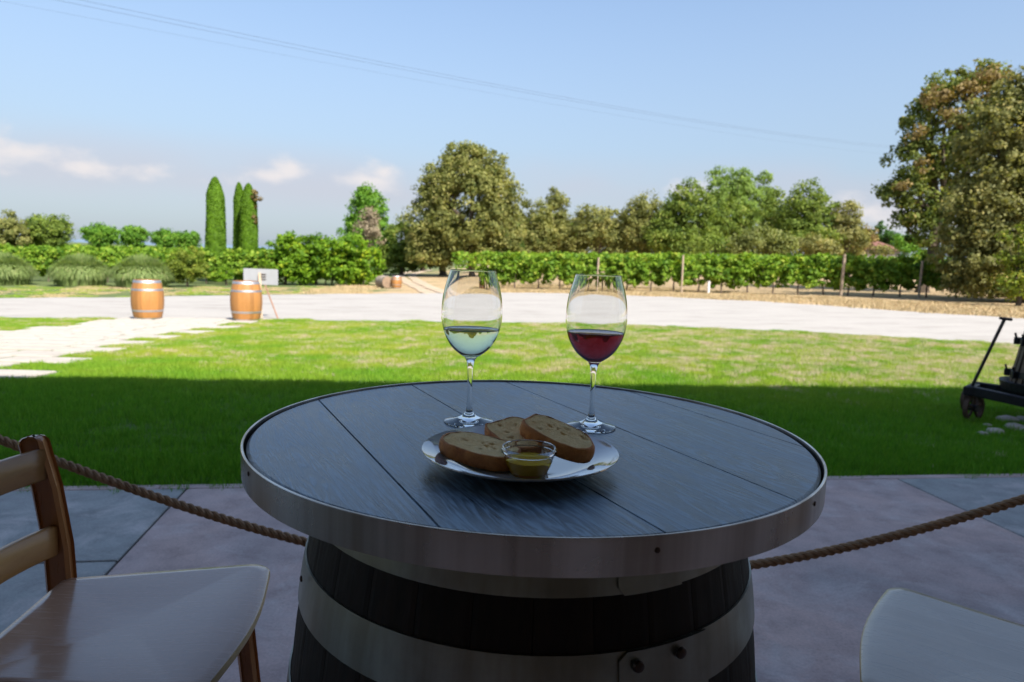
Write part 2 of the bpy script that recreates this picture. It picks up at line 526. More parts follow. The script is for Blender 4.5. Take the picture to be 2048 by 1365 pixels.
MAT['lf_oak'] = leaf_mat('oak_leaves', (.06, .09, .018), (.33, .33, .10), (.46, .41, .15))
MAT['lf_green'] = leaf_mat('green_leaves', (.05, .10, .015), (.25, .33, .055), (.38, .40, .10))
MAT['lf_maple'] = leaf_mat('maple_leaves', (.04, .075, .015), (.23, .27, .055), (.42, .30, .11))
MAT['lf_bright'] = leaf_mat('bright_leaves', (.05, .15, .012), (.19, .37, .04), (.30, .42, .06))
MAT['lf_vine'] = leaf_mat('vine_leaves', (.045, .13, .010), (.235, .38, .032), (.40, .46, .06))
MAT['lf_laurel'] = leaf_mat('laurel_leaves', (.04, .12, .006), (.22, .38, .02), (.42, .48, .03))
MAT['lf_yellow'] = leaf_mat('yellow_green_leaves', (.06, .11, .012), (.27, .33, .045), (.46, .40, .07))
MAT['lf_cypress'] = leaf_mat('cypress_sprays', (.05, .12, .004), (.14, .27, .012), (.20, .32, .02), .25)
MAT['lf_olive'] = leaf_mat('khaki_leaves', (.055, .075, .018), (.32, .31, .105), (.50, .42, .15))
MAT['lf_willow'] = leaf_mat('willow_leaves', (.09, .12, .03), (.27, .30, .09), (.33, .33, .12))
MAT['lf_pale'] = leaf_mat('pale_poplar_leaves', (.10, .18, .03), (.28, .40, .09), (.36, .46, .13))
MAT['lf_brown'] = leaf_mat('russet_leaves', (.11, .08, .03), (.34, .25, .10), (.4, .33, .14))
MAT['lf_twig'] = leaf_mat('dry_twigs', (.16, .125, .08), (.32, .26, .17), (.40, .34, .22), .1)
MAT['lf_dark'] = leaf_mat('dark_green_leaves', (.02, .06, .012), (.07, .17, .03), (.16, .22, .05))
MAT['lf_pampas'] = leaf_mat('pampas_blades', (.12, .19, .05), (.33, .42, .15), (.48, .50, .24), .45)


# ------------------------------------------------------------------ foliage
def leaf_mesh(name, cen, nrm, size, tint, elong=1.7, twist=.65, mat=None, parent=None):
    """cen (n,3), nrm (n,3) preferred normals, size (n,), tint (n,) -> one mesh of kite leaves"""
    n = len(cen)
    nr = nrm + rng.normal(0, twist, (n, 3))
    nr /= np.linalg.norm(nr, axis=1, keepdims=True) + 1e-9
    a = np.cross(nr, rng.normal(0, 1, (n, 3))); a /= np.linalg.norm(a, axis=1, keepdims=True) + 1e-9
    b = np.cross(nr, a)
    s = size[:, None]
    L, W = s * .5 * elong ** .5, s * .5 / elong ** .5
    V = np.empty((n, 4, 3))
    V[:, 0] = cen - a * L
    V[:, 1] = cen + b * W - a * L * .1 + nr * W * .35
    V[:, 2] = cen + a * L
    V[:, 3] = cen - b * W - a * L * .1 + nr * W * .35
    me = bpy.data.meshes.new(name)
    me.vertices.add(4 * n); me.vertices.foreach_set('co', V.reshape(-1).astype(np.float32))
    me.loops.add(4 * n); me.loops.foreach_set('vertex_index', np.arange(4 * n, dtype=np.int32))
    me.polygons.add(n); me.polygons.foreach_set('loop_start', np.arange(0, 4 * n, 4, dtype=np.int32))
    me.update(calc_edges=True)
    at_ = me.attributes.new('tint', 'FLOAT', 'FACE'); at_.data.foreach_set('value', np.clip(tint, 0, 1).astype(np.float32))
    if mat: me.materials.append(mat)
    o = bpy.data.objects.new(name, me); COL.objects.link(o)
    if parent: o.parent = parent
    return o


def sph(n):
    v = rng.normal(0, 1, (n, 3)); return v / (np.linalg.norm(v, axis=1, keepdims=True) + 1e-9)


def clumps(blobs, leaf, dens=1.0, clump_r=.5, per=45, depth=.55, droop=0.0):
    """blobs [(c(3), r(3))] -> leaf centres, normals, tint; leaves sit in clumps near each blob's surface"""
    C, Nn, T = [], [], []
    for c, r in blobs:
        c, r = np.array(c), np.array(r)
        area = 4 * math.pi * ((r[0] * r[1]) ** 1.6 / 3 + (r[0] * r[2]) ** 1.6 / 3 + (r[1] * r[2]) ** 1.6 / 3) ** (1 / 1.6)
        ncl = max(6, int(dens * 3.6 * area / (leaf * leaf) / per))
        d = sph(ncl)
        rad = 1 - depth * rng.random(ncl) ** 2.4
        lump = 1 + .10 * np.sin(d[:, 0] * 5.1 + c[0]) * np.sin(d[:, 1] * 4.3 + c[1]) + .10 * np.sin(d[:, 2] * 6.7 + c[2] * 2)
        cc = c + d * r * (rad * lump)[:, None]
        cr = clump_r * rng.uniform(.55, 1.35, ncl)
        ct = rng.normal(.50, .15, ncl)
        k = rng.poisson(per, ncl) + 4
        idx = np.repeat(np.arange(ncl), k)
        m = len(idx)
        o = sph(m) * (rng.random(m) ** .45)[:, None]
        o[:, 2] = o[:, 2] * .75
        p = cc[idx] + o * cr[idx][:, None]
        p[:, 2] -= droop * rng.random(m)
        C.append(p); Nn.append(o + .5 * d[idx] + np.array([0, 0, .5])); T.append(ct[idx] + rng.normal(0, .16, m))
    return np.concatenate(C), np.concatenate(Nn), np.concatenate(T)


def wood_skeleton(base, tops, r0, name, parent, mat, fork=None, seg=8):
    bm = bmesh.new()
    b = Vector(base); f = Vector(fork)
    n = 6
    pts = [b.lerp(f, i / n) + Vector((random.uniform(-.5, .5), random.uniform(-.5, .5), 0)) * r0 * .5 * (0 if i in (0,) else 1) for i in range(n + 1)]
    add_tube(bm, [b - Vector((0, 0, .15))] + pts, [r0 * 1.55, r0 * 1.3] + [r0 * (1 - .35 * i / n) for i in range(1, n + 1)], seg)
    for t in tops:
        t = Vector(t); s = pts[random.choice([3, 4, 5, 6])]
        mid = s.lerp(t, .5) + Vector((random.uniform(-1, 1), random.uniform(-1, 1), random.uniform(0, 1))) * (t - s).length * .12
        add_tube(bm, [s, s.lerp(mid, .5), mid, mid.lerp(t, .6), t], [r0 * .55, r0 * .42, r0 * .3, r0 * .18, r0 * .06], 6)
    return bm_obj(name, bm, mat, parent, True)


def px_blobs(blobs, Y, dy=None):
    out = []
    for q in blobs:
        u, v, ru, rv = q[:4]
        y = Y + (q[4] if len(q) > 4 else 0)
        c = at(u, v, y)
        out.append(((c.x, c.y, c.z), (ru * y / FPX, (dy or ru * .9) * y / FPX, rv * y / FPX)))
    return out


def tree(name, blobs, Y, base_u, leaf, mat, label, cat='tree', r0=.2, dens=1.0, clump_r=.5, per=45, depth=.55, group=None, fork=.45, nlimb=7, droop=0, bark=None, elong=1.7, fork_z=None):
    leaf *= .74
    B = px_blobs(blobs, Y)
    bx = at(base_u, 540, Y).x
    gz0 = gz(bx, Y)
    root = empty(name, (bx, Y, gz0))
    tag(root, label, cat, group)
    off = np.array([bx, Y, gz0])
    B = [(tuple(np.array(c) - off), r) for c, r in B]
    C, Nn, T = clumps(B, leaf, dens, clump_r, per, depth, droop)
    keep = C[:, 2] > .1
    C, Nn, T = C[keep], Nn[keep], T[keep]
    leaf_mesh('crown', C, Nn, leaf * rng.uniform(.6, 1.3, len(C)), T, mat=mat, parent=root, elong=elong)
    big = max(B, key=lambda q: q[1][0] * q[1][2])
    tops = []
    for i in range(nlimb):
        c, r = B[i % len(B)]; d = sph(1)[0]; d[2] = abs(d[2])
        tops.append(tuple(np.array(c) + d * np.array(r) * .65))
    top_z = max(c[2] + r[2] for c, r in B)
    fz = fork_z if fork_z else top_z * fork
    wood_skeleton((0, 0, 0), tops, r0, 'trunk', root, bark or MAT['bark'], fork=(big[0][0] * .25, big[0][1] * .25, fz))
    return root


# ------------------------------------------------------------------ terrain, road, lawn
EX, EY = Vector((.9882, .1531)), Vector((-.1531, .9882))       # patio edge direction and outward normal
E0 = Vector((-2.44, 3.665))


def edge_y(x):
    return E0.y + (x - E0.x) * (EX.y / EX.x)


def sheet(name, fn, xs, ys, mat, kind='structure', off=0.0):
    V, F = [], []
    for j, y in enumerate(ys):
        for i, x in enumerate(xs):
            X, Y = fn(x, y)
            V.append((X, Y, gz(X, Y) + off))
    n = len(xs)
    for j in range(len(ys) - 1):
        for i in range(n - 1):
            F.append((j * n + i, j * n + i + 1, (j + 1) * n + i + 1, (j + 1) * n + i))
    o = mesh_obj(name, V, F, mat, None, True)
    if kind: tag(o, kind=kind)
    return o


xs = np.concatenate([-np.geomspace(4000, 60, 14), np.arange(-55, 56, 1.0), np.geomspace(60, 4000, 14)])
ys = np.concatenate([[-4000, -1000, -200, -60, -20], np.arange(-10, 60, .8), np.geomspace(62, 5000, 24)])
V, F = [], []
for y in ys:
    for x in xs:
        z = gz(x, y) - .03
        if y < edge_y(max(-60, min(60, x))) + .15: z = -.17 if abs(x) < 60 and y > -12 else z - .15
        V.append((x, y, z))
n = len(xs)
for j in range(len(ys) - 1):
    for i in range(n - 1):
        F.append((j * n + i, j * n + i + 1, (j + 1) * n + i + 1, (j + 1) * n + i))
tag(mesh_obj('ground', V, F, MAT['ground'], None, True), kind='structure')

# road: near and far edge given by ground points
near = [(-70, 16.9), (-30, 16.7)] + [tuple(ground_at(u, v).xy) for u, v in ((0, 635), (440, 640), (560, 640), (1000, 645), (1400, 655), (1700, 668), (2048, 692))] + [(13.5, 9.6), (19, 3.0), (26, -8)]
far = [(-75, 21.5), (-34, 22.5)] + [tuple(ground_at(u, v).xy) for u, v in ((0, 597), (250, 594), (640, 588), (900, 586), (1100, 586), (1300, 592), (1600, 607), (1800, 622), (2048, 637))] + [(20, 15), (28, 4), (36, -8)]


def resample(pts, n, jitter=0):
    pts = np.array(pts, float)
    s = np.concatenate([[0], np.cumsum(np.hypot(*np.diff(pts, axis=0).T))]); s /= s[-1]
    t = np.linspace(0, 1, n)
    X = np.interp(t, s, pts[:, 0]); Y = np.interp(t, s, pts[:, 1])
    for _ in range(int(n / 50)):
        X[1:-1] = (X[:-2] + X[1:-1] * 2 + X[2:]) / 4; Y[1:-1] = (Y[:-2] + Y[1:-1] * 2 + Y[2:]) / 4
    if jitter:
        Y += np.array([mnoise.noise(Vector((x * 1.3, 7.7, 0))) * jitter + mnoise.noise(Vector((x * 5, 3.1, 0))) * jitter * .4 for x in X])
    return np.stack([X, Y], 1)


NE, FE = resample(near, 360, .10), resample(far, 360, .55)
V, F = [], []
MR = 10
for i in range(360):
    for j in range(MR + 1):
        p = NE[i] * (1 - j / MR) + FE[i] * j / MR
        V.append((p[0], p[1], gz(*p) + (-.006 if j else -.012)))
for i in range(359):
    for j in range(MR):
        a = i * (MR + 1) + j
        F.append((a, a + 1, a + MR + 2, a + MR + 1))
tag(mesh_obj('road', V, F, MAT['gravel'], None, True), kind='structure')


def road_y(x):
    return float(np.interp(x, NE[:, 0][:330], NE[:, 1][:330]))


# lawn sheet from patio to road
def lawn_fn(s, t):
    y0 = edge_y(s) + .02; y1 = max(y0 + .3, road_y(s))
    return s, y0 + (y1 - y0) * t


sheet('lawn', lawn_fn, np.arange(-28, 14.1, .5), np.linspace(0, 1, 30), MAT['turf'], off=0.0)

# two ruts of the dirt track that leaves the road towards the avenue
for k_, pts in enumerate((((868, 588), (838, 576), (812, 562), (800, 553), (806, 547), (830, 542), (850, 539)), ((905, 588), (870, 578), (842, 566), (826, 555), (822, 549), (842, 544), (862, 540)))):
    P = [ground_at(u, v) for u, v in pts]
    P = resample([(p.x, p.y) for p in P], 60)
    V, F = [], []
    for i, p in enumerate(P):
        w = .36 + .15 * mnoise.noise(Vector((i * .3, k_ * 5, 0)))
        for s_ in (-1, 1):
            V.append((p[0] + s_ * w, p[1], gz(p[0], p[1]) - .012 + .004 * k_))
    for i in range(59): F.append((2 * i, 2 * i + 1, 2 * i + 3, 2 * i + 2))
    tag(mesh_obj('dirt_track', V, F, MAT['track'], None, True), kind='structure')

def path_edges(y):
    xr = float(np.interp(y, [5.0, 6.66, 8.12, 9.4, 10.86, 11.8, 13.4, 14.7, 16.8], [-4.45, -4.84, -5.22, -5.48, -5.75, -5.88, -5.95, -5.98, -6.0]))
    xl = xr - float(np.interp(y, [5, 12, 16.8], [3.1, 3.05, 3.3]))
    return xl, xr


# flagstone path: staggered rows of pale stones
path = empty('path', (0, 0, 0)); tag(path, kind='structure')
y = 5.55; row = 0; ROWS = []
while y < 16.5:
    d = random.uniform(.52, .66)
    xl, xr = path_edges(y + d / 2)
    shift = (.10 if row % 2 == 0 else -.48) + random.uniform(-.1, .1)
    x = xl - random.uniform(0, .5) + shift * .5; end = xr + shift
    ROWS.append((y, y + d, x, end))
    while x < end - .15:
        w = min(random.uniform(.75, 1.25), end - x)
        if end - x - w < .3: w = end - x
        g = random.uniform(.026, .05)
        cs = [(x + g, y + g), (x + w - g, y + g), (x + w - g, y + d - g), (x + g, y + d - g)]
        cs = [(a + random.uniform(-.02, .02), b + random.uniform(-.02, .02)) for a, b in cs]
        top = .012 + random.uniform(0, .008)
        cx, cy = x + w / 2, y + d / 2
        V = [(a, b, gz(a, b) - .04) for a, b in cs] + [(a, b, gz(a, b) + top) for a, b in cs] + [(cx + (a - cx) * .97, cy + (b - cy) * .96, gz(a, b) + top + .01) for a, b in cs]
        F = [(8, 9, 10, 11)] + [(i, (i + 1) % 4, 4 + (i + 1) % 4, 4 + i) for i in range(4)] + [(4 + i, 4 + (i + 1) % 4, 8 + (i + 1) % 4, 8 + i) for i in range(4)]
        mesh_obj('paving_stone', V, F, MAT['stone'], path)
        x += w
    y += d + random.uniform(.02, .05); row += 1



# grass: small patches of blades scattered over one sheet of points
def blade_patch(name, size, nb, h, w, mat, lean=.35):
    V, F = np.empty((nb, 3, 3)), []
    x = rng.uniform(-size / 2, size / 2, nb); y = rng.uniform(-size / 2, size / 2, nb)
    a = rng.uniform(0, math.tau, nb); hh = h * rng.uniform(.45, 1.15, nb)
    lx, ly = rng.normal(0, lean, nb) * hh, rng.normal(0, lean, nb) * hh
    ww = w * rng.uniform(.6, 1.3, nb)
    V[:, 0] = np.stack([x - np.cos(a) * ww / 2, y - np.sin(a) * ww / 2, np.zeros(nb) - .01], 1)
    V[:, 1] = np.stack([x + np.cos(a) * ww / 2, y + np.sin(a) * ww / 2, np.zeros(nb) - .01], 1)
    V[:, 2] = np.stack([x + lx, y + ly, hh], 1)
    me = bpy.data.meshes.new(name)
    me.from_pydata(V.reshape(-1, 3).tolist(), [], [(3 * i, 3 * i + 1, 3 * i + 2) for i in range(nb)])
    me.materials.append(mat)
    return bpy.data.objects.new(name, me)           # a source mesh, placed by the scatter below


def scatter(name, pts, sources, mat, smin=.85, smax=1.2, seed=0):
    me = bpy.data.meshes.new(name); me.from_pydata(pts, [], []); me.update()
    o = bpy.data.objects.new(name, me); COL.objects.link(o)
    ng = bpy.data.node_groups.new(name + '_scatter', 'GeometryNodeTree')
    ng.interface.new_socket('Geometry', in_out='INPUT', socket_type='NodeSocketGeometry')
    ng.interface.new_socket('Geometry', in_out='OUTPUT', socket_type='NodeSocketGeometry')
    N, L = ng.nodes.new, ng.links.new
    gi, go = N('NodeGroupInput'), N('NodeGroupOutput')
    g2i = N('GeometryNodeGeometryToInstance')
    for s in sources:
        oi = N('GeometryNodeObjectInfo'); oi.inputs['Object'].default_value = s
        oi.inputs['As Instance'].default_value = True
        L(oi.outputs['Geometry'], g2i.inputs[0])
    iop = N('GeometryNodeInstanceOnPoints')
    iop.inputs['Pick Instance'].default_value = True
    L(gi.outputs[0], iop.inputs['Points'])
    L(g2i.outputs[0], iop.inputs['Instance'])
    join = N('GeometryNodeJoinGeometry')
    ri = N('FunctionNodeRandomValue'); ri.data_type = 'INT'; ri.inputs[4].default_value = 0; ri.inputs[5].default_value = len(sources) - 1
    ri.inputs['Seed'].default_value = seed
    L(ri.outputs[2], iop.inputs['Instance Index'])
    rr = N('FunctionNodeRandomValue'); rr.data_type = 'FLOAT_VECTOR'; rr.inputs[0].default_value = (-.02, -.02, 0); rr.inputs[1].default_value = (.02, .02, 6.283)
    L(rr.outputs[0], iop.inputs['Rotation'])
    rs = N('FunctionNodeRandomValue'); rs.data_type = 'FLOAT'; rs.inputs[2].default_value = smin; rs.inputs[3].default_value = smax
    L(rs.outputs[1], iop.inputs['Scale'])
    L(iop.outputs[0], go.inputs[0])
    # several sources: join their instances before picking
    for l in list(g2i.inputs[0].links): ng.links.remove(l)
    for nd in [x for x in ng.nodes if x.type == 'OBJECT_INFO']:
        L(nd.outputs['Geometry'], join.inputs[0])
    L(join.outputs[0], iop.inputs['Instance'])
    ng.nodes.remove(g2i)
    md = o.modifiers.new('scatter', 'NODES'); md.node_group = ng
    me.materials.append(mat)
    return o


src = [blade_patch('grass_patch', .5, 1500, .055, .006, MAT['grass']) for _ in range(4)]
pts = []
for gx in np.arange(-19, 13.6, .40):
    for gy in np.arange(3.2, 17.0, .40):
        x, y = gx + random.uniform(-.08, .08), gy + random.uniform(-.08, .08)
        if abs(x) > y * .88 + 3.5: continue
        if y - edge_y(x) < .27 or road_y(x) - y < .27: continue
        if any(y0 - .24 < y < y1 + .24 and x0 - .26 < x < x1 + .26 for y0, y1, x0, x1 in ROWS): continue
        pts.append((x, y, gz(x, y) + .0))
for gx in np.arange(-6.5, 8.5, .24):
    for dd in (.25, .42):
        y = edge_y(gx) + dd; pts.append((gx, y, gz(gx, y)))
small = []
for gy in np.arange(5.2, 16.8, .11):
    xl, xr = path_edges(gy)
    for gx in np.concatenate([np.arange(xr - 1.0, xr + 1.1, .11), np.arange(xl - 1.1, xl + 1.0, .11)]):
        x, y = gx + random.uniform(-.03, .03), gy + random.uniform(-.03, .03)
        if road_y(x) - y < .05 or abs(x) > y * .80 + 1.5: continue
        if any(y0 - .045 < y < y1 + .03 and x0 - .06 < x < x1 + .06 for y0, y1, x0, x1 in ROWS): continue
        small.append((x, y, gz(x, y)))
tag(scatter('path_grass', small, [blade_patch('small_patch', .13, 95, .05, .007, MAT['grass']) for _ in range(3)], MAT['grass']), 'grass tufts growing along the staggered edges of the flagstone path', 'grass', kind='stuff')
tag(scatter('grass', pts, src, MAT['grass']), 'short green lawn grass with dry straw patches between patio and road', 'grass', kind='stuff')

src = [blade_patch('dry_patch', 1.0, 300, .09, .02, MAT['drygrass'], .5) for _ in range(2)]
pts = []
for i in range(900):
    t = random.random()
    x = random.uniform(-9, 24)
    yf = float(np.interp(x, FE[:, 0][:330], FE[:, 1][:330]))
    y = yf + .5 + random.random() ** 1.5 * 9
    if -6.5 < x < -2 : continue
    pts.append((x, y, gz(x, y) - .03))
tag(scatter('dry_grass', pts, src, MAT['drygrass'], .6, 1.3), 'dry straw coloured grass on the verge beyond the road', 'grass', kind='stuff')
pts = []
for i in range(260):
    x = random.uniform(-40, -9)
    yf = float(np.interp(x, FE[:, 0][:330], FE[:, 1][:330]))
    y = yf + .3 + random.random() * 9
    pts.append((x, y, gz(x, y) - .03))
src = [blade_patch('verge_patch', 1.0, 700, .06, .012, MAT['grass'], .5), blade_patch('dry_verge_patch', 1.0, 500, .06, .015, MAT['drygrass'], .5)]
tag(scatter('verge_grass', pts, src, MAT['grass'], .6, 1.3), 'patchy green grass on the verge below the pampas clumps', 'grass', kind='stuff')

# ------------------------------------------------------------------ patio floor and porch building
patio = empty('patio', (0, 0, 0)); tag(patio, kind='structure')


def uv2w(u, v):      # u along the patio edge from E0, v outward from it
    return E0 + EX * u + EY * v


def slab(u0, u1, v0, v1, mat, parent, name='floor_slab', z=0.0, th=.14, g=.006, bev=.004):
    c = [uv2w(u0 + g, v0 + g), uv2w(u1 - g, v0 + g), uv2w(u1 - g, v1 - g), uv2w(u0 + g, v1 - g)]
    ci = [uv2w(u0 + g + bev, v0 + g + bev), uv2w(u1 - g - bev, v0 + g + bev), uv2w(u1 - g - bev, v1 - g - bev), uv2w(u0 + g + bev, v1 - g - bev)]
    V = [(p.x, p.y, z - th) for p in c] + [(p.x, p.y, z - bev) for p in c] + [(p.x, p.y, z) for p in ci]
    F = [(3, 2, 1, 0), (8, 9, 10, 11)] + [(i, (i + 1) % 4, 4 + (i + 1) % 4, 4 + i) for i in range(4)] + [(4 + i, 4 + (i + 1) % 4, 8 + (i + 1) % 4, 8 + i) for i in range(4)]
    return mesh_obj(name, V, F, mat, parent)


UL, UR = .655, 5.035        # joints seen left and right
slab(UL, UR, -4.6, -.07, MAT['slab_pink'], patio)
slab(UR, UR + 4.4, -1.98, -.07, MAT['slab_grey'], patio)
slab(UR, UR + 4.4, -4.6, -1.98, MAT['slab_pink'], patio)
slab(UL - 4.4, UL, -.99, -.07, MAT['slab_grey'], patio)
slab(UL - 4.4, UL, -4.6, -.99, MAT['slab_grey'], patio)
for a, b in ((-8, UL - 4.4), (UL - 4.4, UL), (UL, UR), (UR, UR + 4.4), (UR + 4.4, 14)):
    slab(a, b, -9.2, -4.6, MAT['slab_pink'], patio)
slab(-8, UL - 4.4, -4.6, -.07, MAT['slab_pink'], patio)
slab(UR + 4.4, 14, -4.6, -.07, MAT['slab_grey'], patio)
slab(-8, UL - .15, -.07, 0, MAT['slab_pink'], patio, 'border_strip', g=.002)
slab(UL - .15, 14, -.07, 0, MAT['slab_pink'], patio, 'border_strip', g=.002)
jb = slab(-8, 14, -9.2, -.01, MAT['joint'], patio, 'joint_bed', z=-.012, th=.12)

porch = empty('porch_building', (0, 0, 0))
tag(porch, 'ochre plastered building with deep porch roof shading the patio', 'building')


def obox(name, u0, u1, v0, v1, z0, z1, mat, parent):
    c = [uv2w(u0, v0), uv2w(u1, v0), uv2w(u1, v1), uv2w(u0, v1)]
    V = [(p.x, p.y, z0) for p in c] + [(p.x, p.y, z1) for p in c]
    F = [(3, 2, 1, 0), (4, 5, 6, 7)] + [(i, (i + 1) % 4, 4 + (i + 1) % 4, 4 + i) for i in range(4)]
    return mesh_obj(name, V, F, mat, parent)


obox('rear_wall', -8, 14, -9.5, -9.2, -.1, 7.0, MAT['plaster'], porch)
c_ = [uv2w(-8.4, -9.9), uv2w(14.4, -9.9), uv2w(14.4, -2.95), uv2w(-8.4, -2.15)]
mesh_obj('roof', [(p.x, p.y, 7.0) for p in c_] + [(p.x, p.y, 7.2) for p in c_], [(3, 2, 1, 0), (4, 5, 6, 7)] + [(i, (i + 1) % 4, 4 + (i + 1) % 4, 4 + i) for i in range(4)], MAT['beam'], porch)
for uu in (-6.5, 12.2):
    obox('pillar', uu - .2, uu + .2, -3.6, -3.2, 0, 7.0, MAT['plaster'], porch)
obox('side_wall', -8.0, -7.7, -9.2, -5.5, -.1, 7.0, MAT['plaster'], porch)
obox('side_wall', 13.7, 14.0, -9.2, -5.5, -.1, 7.0, MAT['plaster'], porch)

# ------------------------------------------------------------------ distant hills
V, F = [], []
n = 90
for i in range(n):
    a = -1.3 + 2.6 * i / (n - 1)
    h = 20 + 18 * mnoise.noise(Vector((i * .18, 1.2, 0))) + 8 * mnoise.noise(Vector((i * .7, 4, 0))) - 30 * (a > .1)
    for rr, zz in ((3800, -5), (4200, max(8, h)), (5200, -5)):
        V.append((math.sin(a) * rr, math.cos(a) * rr, zz))
for i in range(n - 1):
    for j in range(2):
        b = i * 3 + j
        F.append((b, b + 3, b + 4, b + 1))
tag(mesh_obj('hills', V, F, MAT['hill'], None, True), kind='structure')


# ------------------------------------------------------------------ barrels
def stave_mesh(n, H, rh, rb, th=.026, gap=.0004, nz=10):
    prof = lambda z: rh + (rb - rh) * (1 - (2 * z / H - 1) ** 2)
    da = math.pi / n
    V, F = [], []
    for i in range(nz + 1):
        z = H * i / nz; r = prof(z)
        e = da - gap / r
        for (rr, aa) in ((r - .0006, -e), (r, -e * .8), (r, 0), (r, e * .8), (r - .0006, e), (r - th, e), (r - th, -e)):
            V.append((rr * math.cos(aa), rr * math.sin(aa), z))
    for i in range(nz):
        for j in range(7):
            k2 = (j + 1) % 7
            F.append((i * 7 + j, i * 7 + k2, (i + 1) * 7 + k2, (i + 1) * 7 + j))
    F.append(tuple(range(6, -1, -1))); F.append(tuple(nz * 7 + j for j in range(7)))
    me = bpy.data.meshes.new('stave'); me.from_pydata(V, [], F); me.update()
    return me


def make_barrel(name, loc, H, rh, rb, n, hoops, mwood, mhoop, mhead, label, cat='barrel', group=None, rz=0.0):
    root = empty(name, loc, rz); tag(root, label, cat, group)
    me = stave_mesh(n, H, rh, rb); me.materials.append(mwood)
    for i in range(n):
        o = bpy.data.objects.new('stave', me); COL.objects.link(o); o.parent = root
        o.rotation_euler = (0, 0, math.tau * i / n)
    prof = lambda z: rh + (rb - rh) * (1 - (2 * z / H - 1) ** 2)
    for z0, z1 in hoops:
        bm = bmesh.new()
        t = .0025
        pr = [(prof(z0) + .0003, z0), (prof(z0) + t, z0)] + [(prof(z0 + (z1 - z0) * q) + t + .0006 * math.sin(q * math.pi), z0 + (z1 - z0) * q) for q in (.1, .5, .9)] + [(prof(z1) + t, z1), (prof(z1) + .0003, z1)]
        add_lathe(bm, pr, 96)
        bm_obj('hoop', bm, mhoop, root, True)
    bm = bmesh.new(); add_lathe(bm, [(0, H - .035), (rh - .022, H - .035), (rh - .022, H - .055), (0, H - .055)], 40)
    bm_obj('barrel_head', bm, mhead, root)
    return root


fb = lambda H: [(0.0, .045), (.135 * H, .135 * H + .042), (.34 * H, .34 * H + .042), (.66 * H - .042, .66 * H), (.865 * H - .042, .865 * H), (H - .05, H - .004)]
p = at(296, 634, 16.5)
hp4 = [(.002, .055), (.20, .245), (.70, .745), (.885, .946)]
b1 = make_barrel('wine_barrel', (p.x, 16.5, gz(p.x, 16.5)), .95, .29, .362, 24, hp4, MAT['orange_oak'], MAT['hoop_far'], MAT['orange_oak'],
                 'orange oak barrel standing left of the path end at the road edge', group='oak barrels by the flagstone path')
p = at(493, 636, 16.35)
b2 = copy_tree(b1); b2.location = (p.x, 16.35, gz(p.x, 16.35)); b2.rotation_euler = (0, 0, 1.0)
tag(b2, 'orange oak barrel in front of the white board at the path end')
p = ground_at(793, 576)
b3 = make_barrel('small_cask', (p.x, p.y, gz(p.x, p.y) - .02), .62, .22, .27, 18, [(.002, .04), (.16, .19), (.44, .47), (.57, .616)], MAT['orange_oak'], MAT['hoop_far'], MAT['orange_oak'],
                 'small orange cask beside the log pile at the left of the dirt track', cat='cask', group='casks flanking the dirt track')
p = ground_at(975, 577)
b4 = copy_tree(b3); b4.location = (p.x, p.y, gz(p.x, p.y) - .02)
tag(b4, 'small orange cask seen through the left wine glass, right of the dirt track')

# log by the small cask
lg = empty('cut_log', tuple(ground_at(768, 575)), 2.1); tag(lg, 'grey weathered cut log lying between hedge and small cask', 'log')
bm = bmesh.new()
rings = []
for i in range(9):
    x = -.55 + i * .14
    rings.append([bm.verts.new((x, (.30 + .06 * mnoise.noise(Vector((x * 3, k2, 1)))) * math.cos(k2 / 14 * math.tau), .28 + (.30 + .06 * mnoise.noise(Vector((x * 3, k2 * .9, 5)))) * math.sin(k2 / 14 * math.tau))) for k2 in range(14)])
for a, b in zip(rings, rings[1:]):
    for i in range(14): bm.faces.new((a[i], a[(i + 1) % 14], b[(i + 1) % 14], b[i]))
bm_obj('bark_shell', bm, simple('log_bark', (.27, .22, .17), .9, scale=9, bump=.7), lg, True)
bm = bmesh.new(); add_lathe(bm, [(0, 0), (.29, 0), (.29, .02), (0, .02)], 20)
for sx_, nm in ((-.56, 'sawn_end'), (.56, 'sawn_end')):
    bm2 = bm.copy(); bmesh.ops.rotate(bm2, cent=(0, 0, 0), matrix=Matrix.Rotation(R(90), 3, 'Y'), verts=bm2.verts)
    bmesh.ops.translate(bm2, vec=(sx_, 0, .28), verts=bm2.verts)
    bm_obj(nm, bm2, simple('sawn_wood', (.25, .17, .11), .8, scale=6), lg)
bm.free()

# white board on its easel
ez = empty('board_sign', (0, 0, 0)); tag(ez, 'white rectangular board leaning on a brown wooden easel behind the right orange barrel', 'sign')
Y = 17.3
q0, q1 = at(487, 537, Y), at(556, 571, Y)
bm = bmesh.new()
add_box(bm, ((q0.x + q1.x) / 2, Y, (q0.z + q1.z) / 2), (q1.x - q0.x, .02, q0.z - q1.z), Matrix.Rotation(R(-2), 3, 'Y') if False else None, .003, 1)
bm_obj('board', bm, simple('white_board', (.36, .365, .38), .5, var=.05), ez)
ez_brown = simple('easel_wood', (.25, .13, .08), .7)
ez_pale = simple('easel_pale_wood', (.66, .50, .34), .7)
for (a, b, w, mm) in (((519, 546, Y - .05), (523, 640, Y - .12), .032, ez_pale), ((526, 560, Y + .06), (556, 640, Y - .35), .02, ez_brown), ((514, 552, Y + .05), (512, 640, Y + .1), .02, ez_brown)):
    bm = bmesh.new()
    A, Bp = at(*a), at(*b); Bp.z = gz(Bp.x, Bp.y)
    add_tube(bm, [A, Bp], w, 4); bm_obj('easel_leg', bm, mm, ez)
bm = bmesh.new()
for i in range(3):
    a = at(527, 549 + i * 5, Y - .02); add_box(bm, a, (.12, .012, .018))
bm_obj('bracket', bm, MAT['rust'], ez)

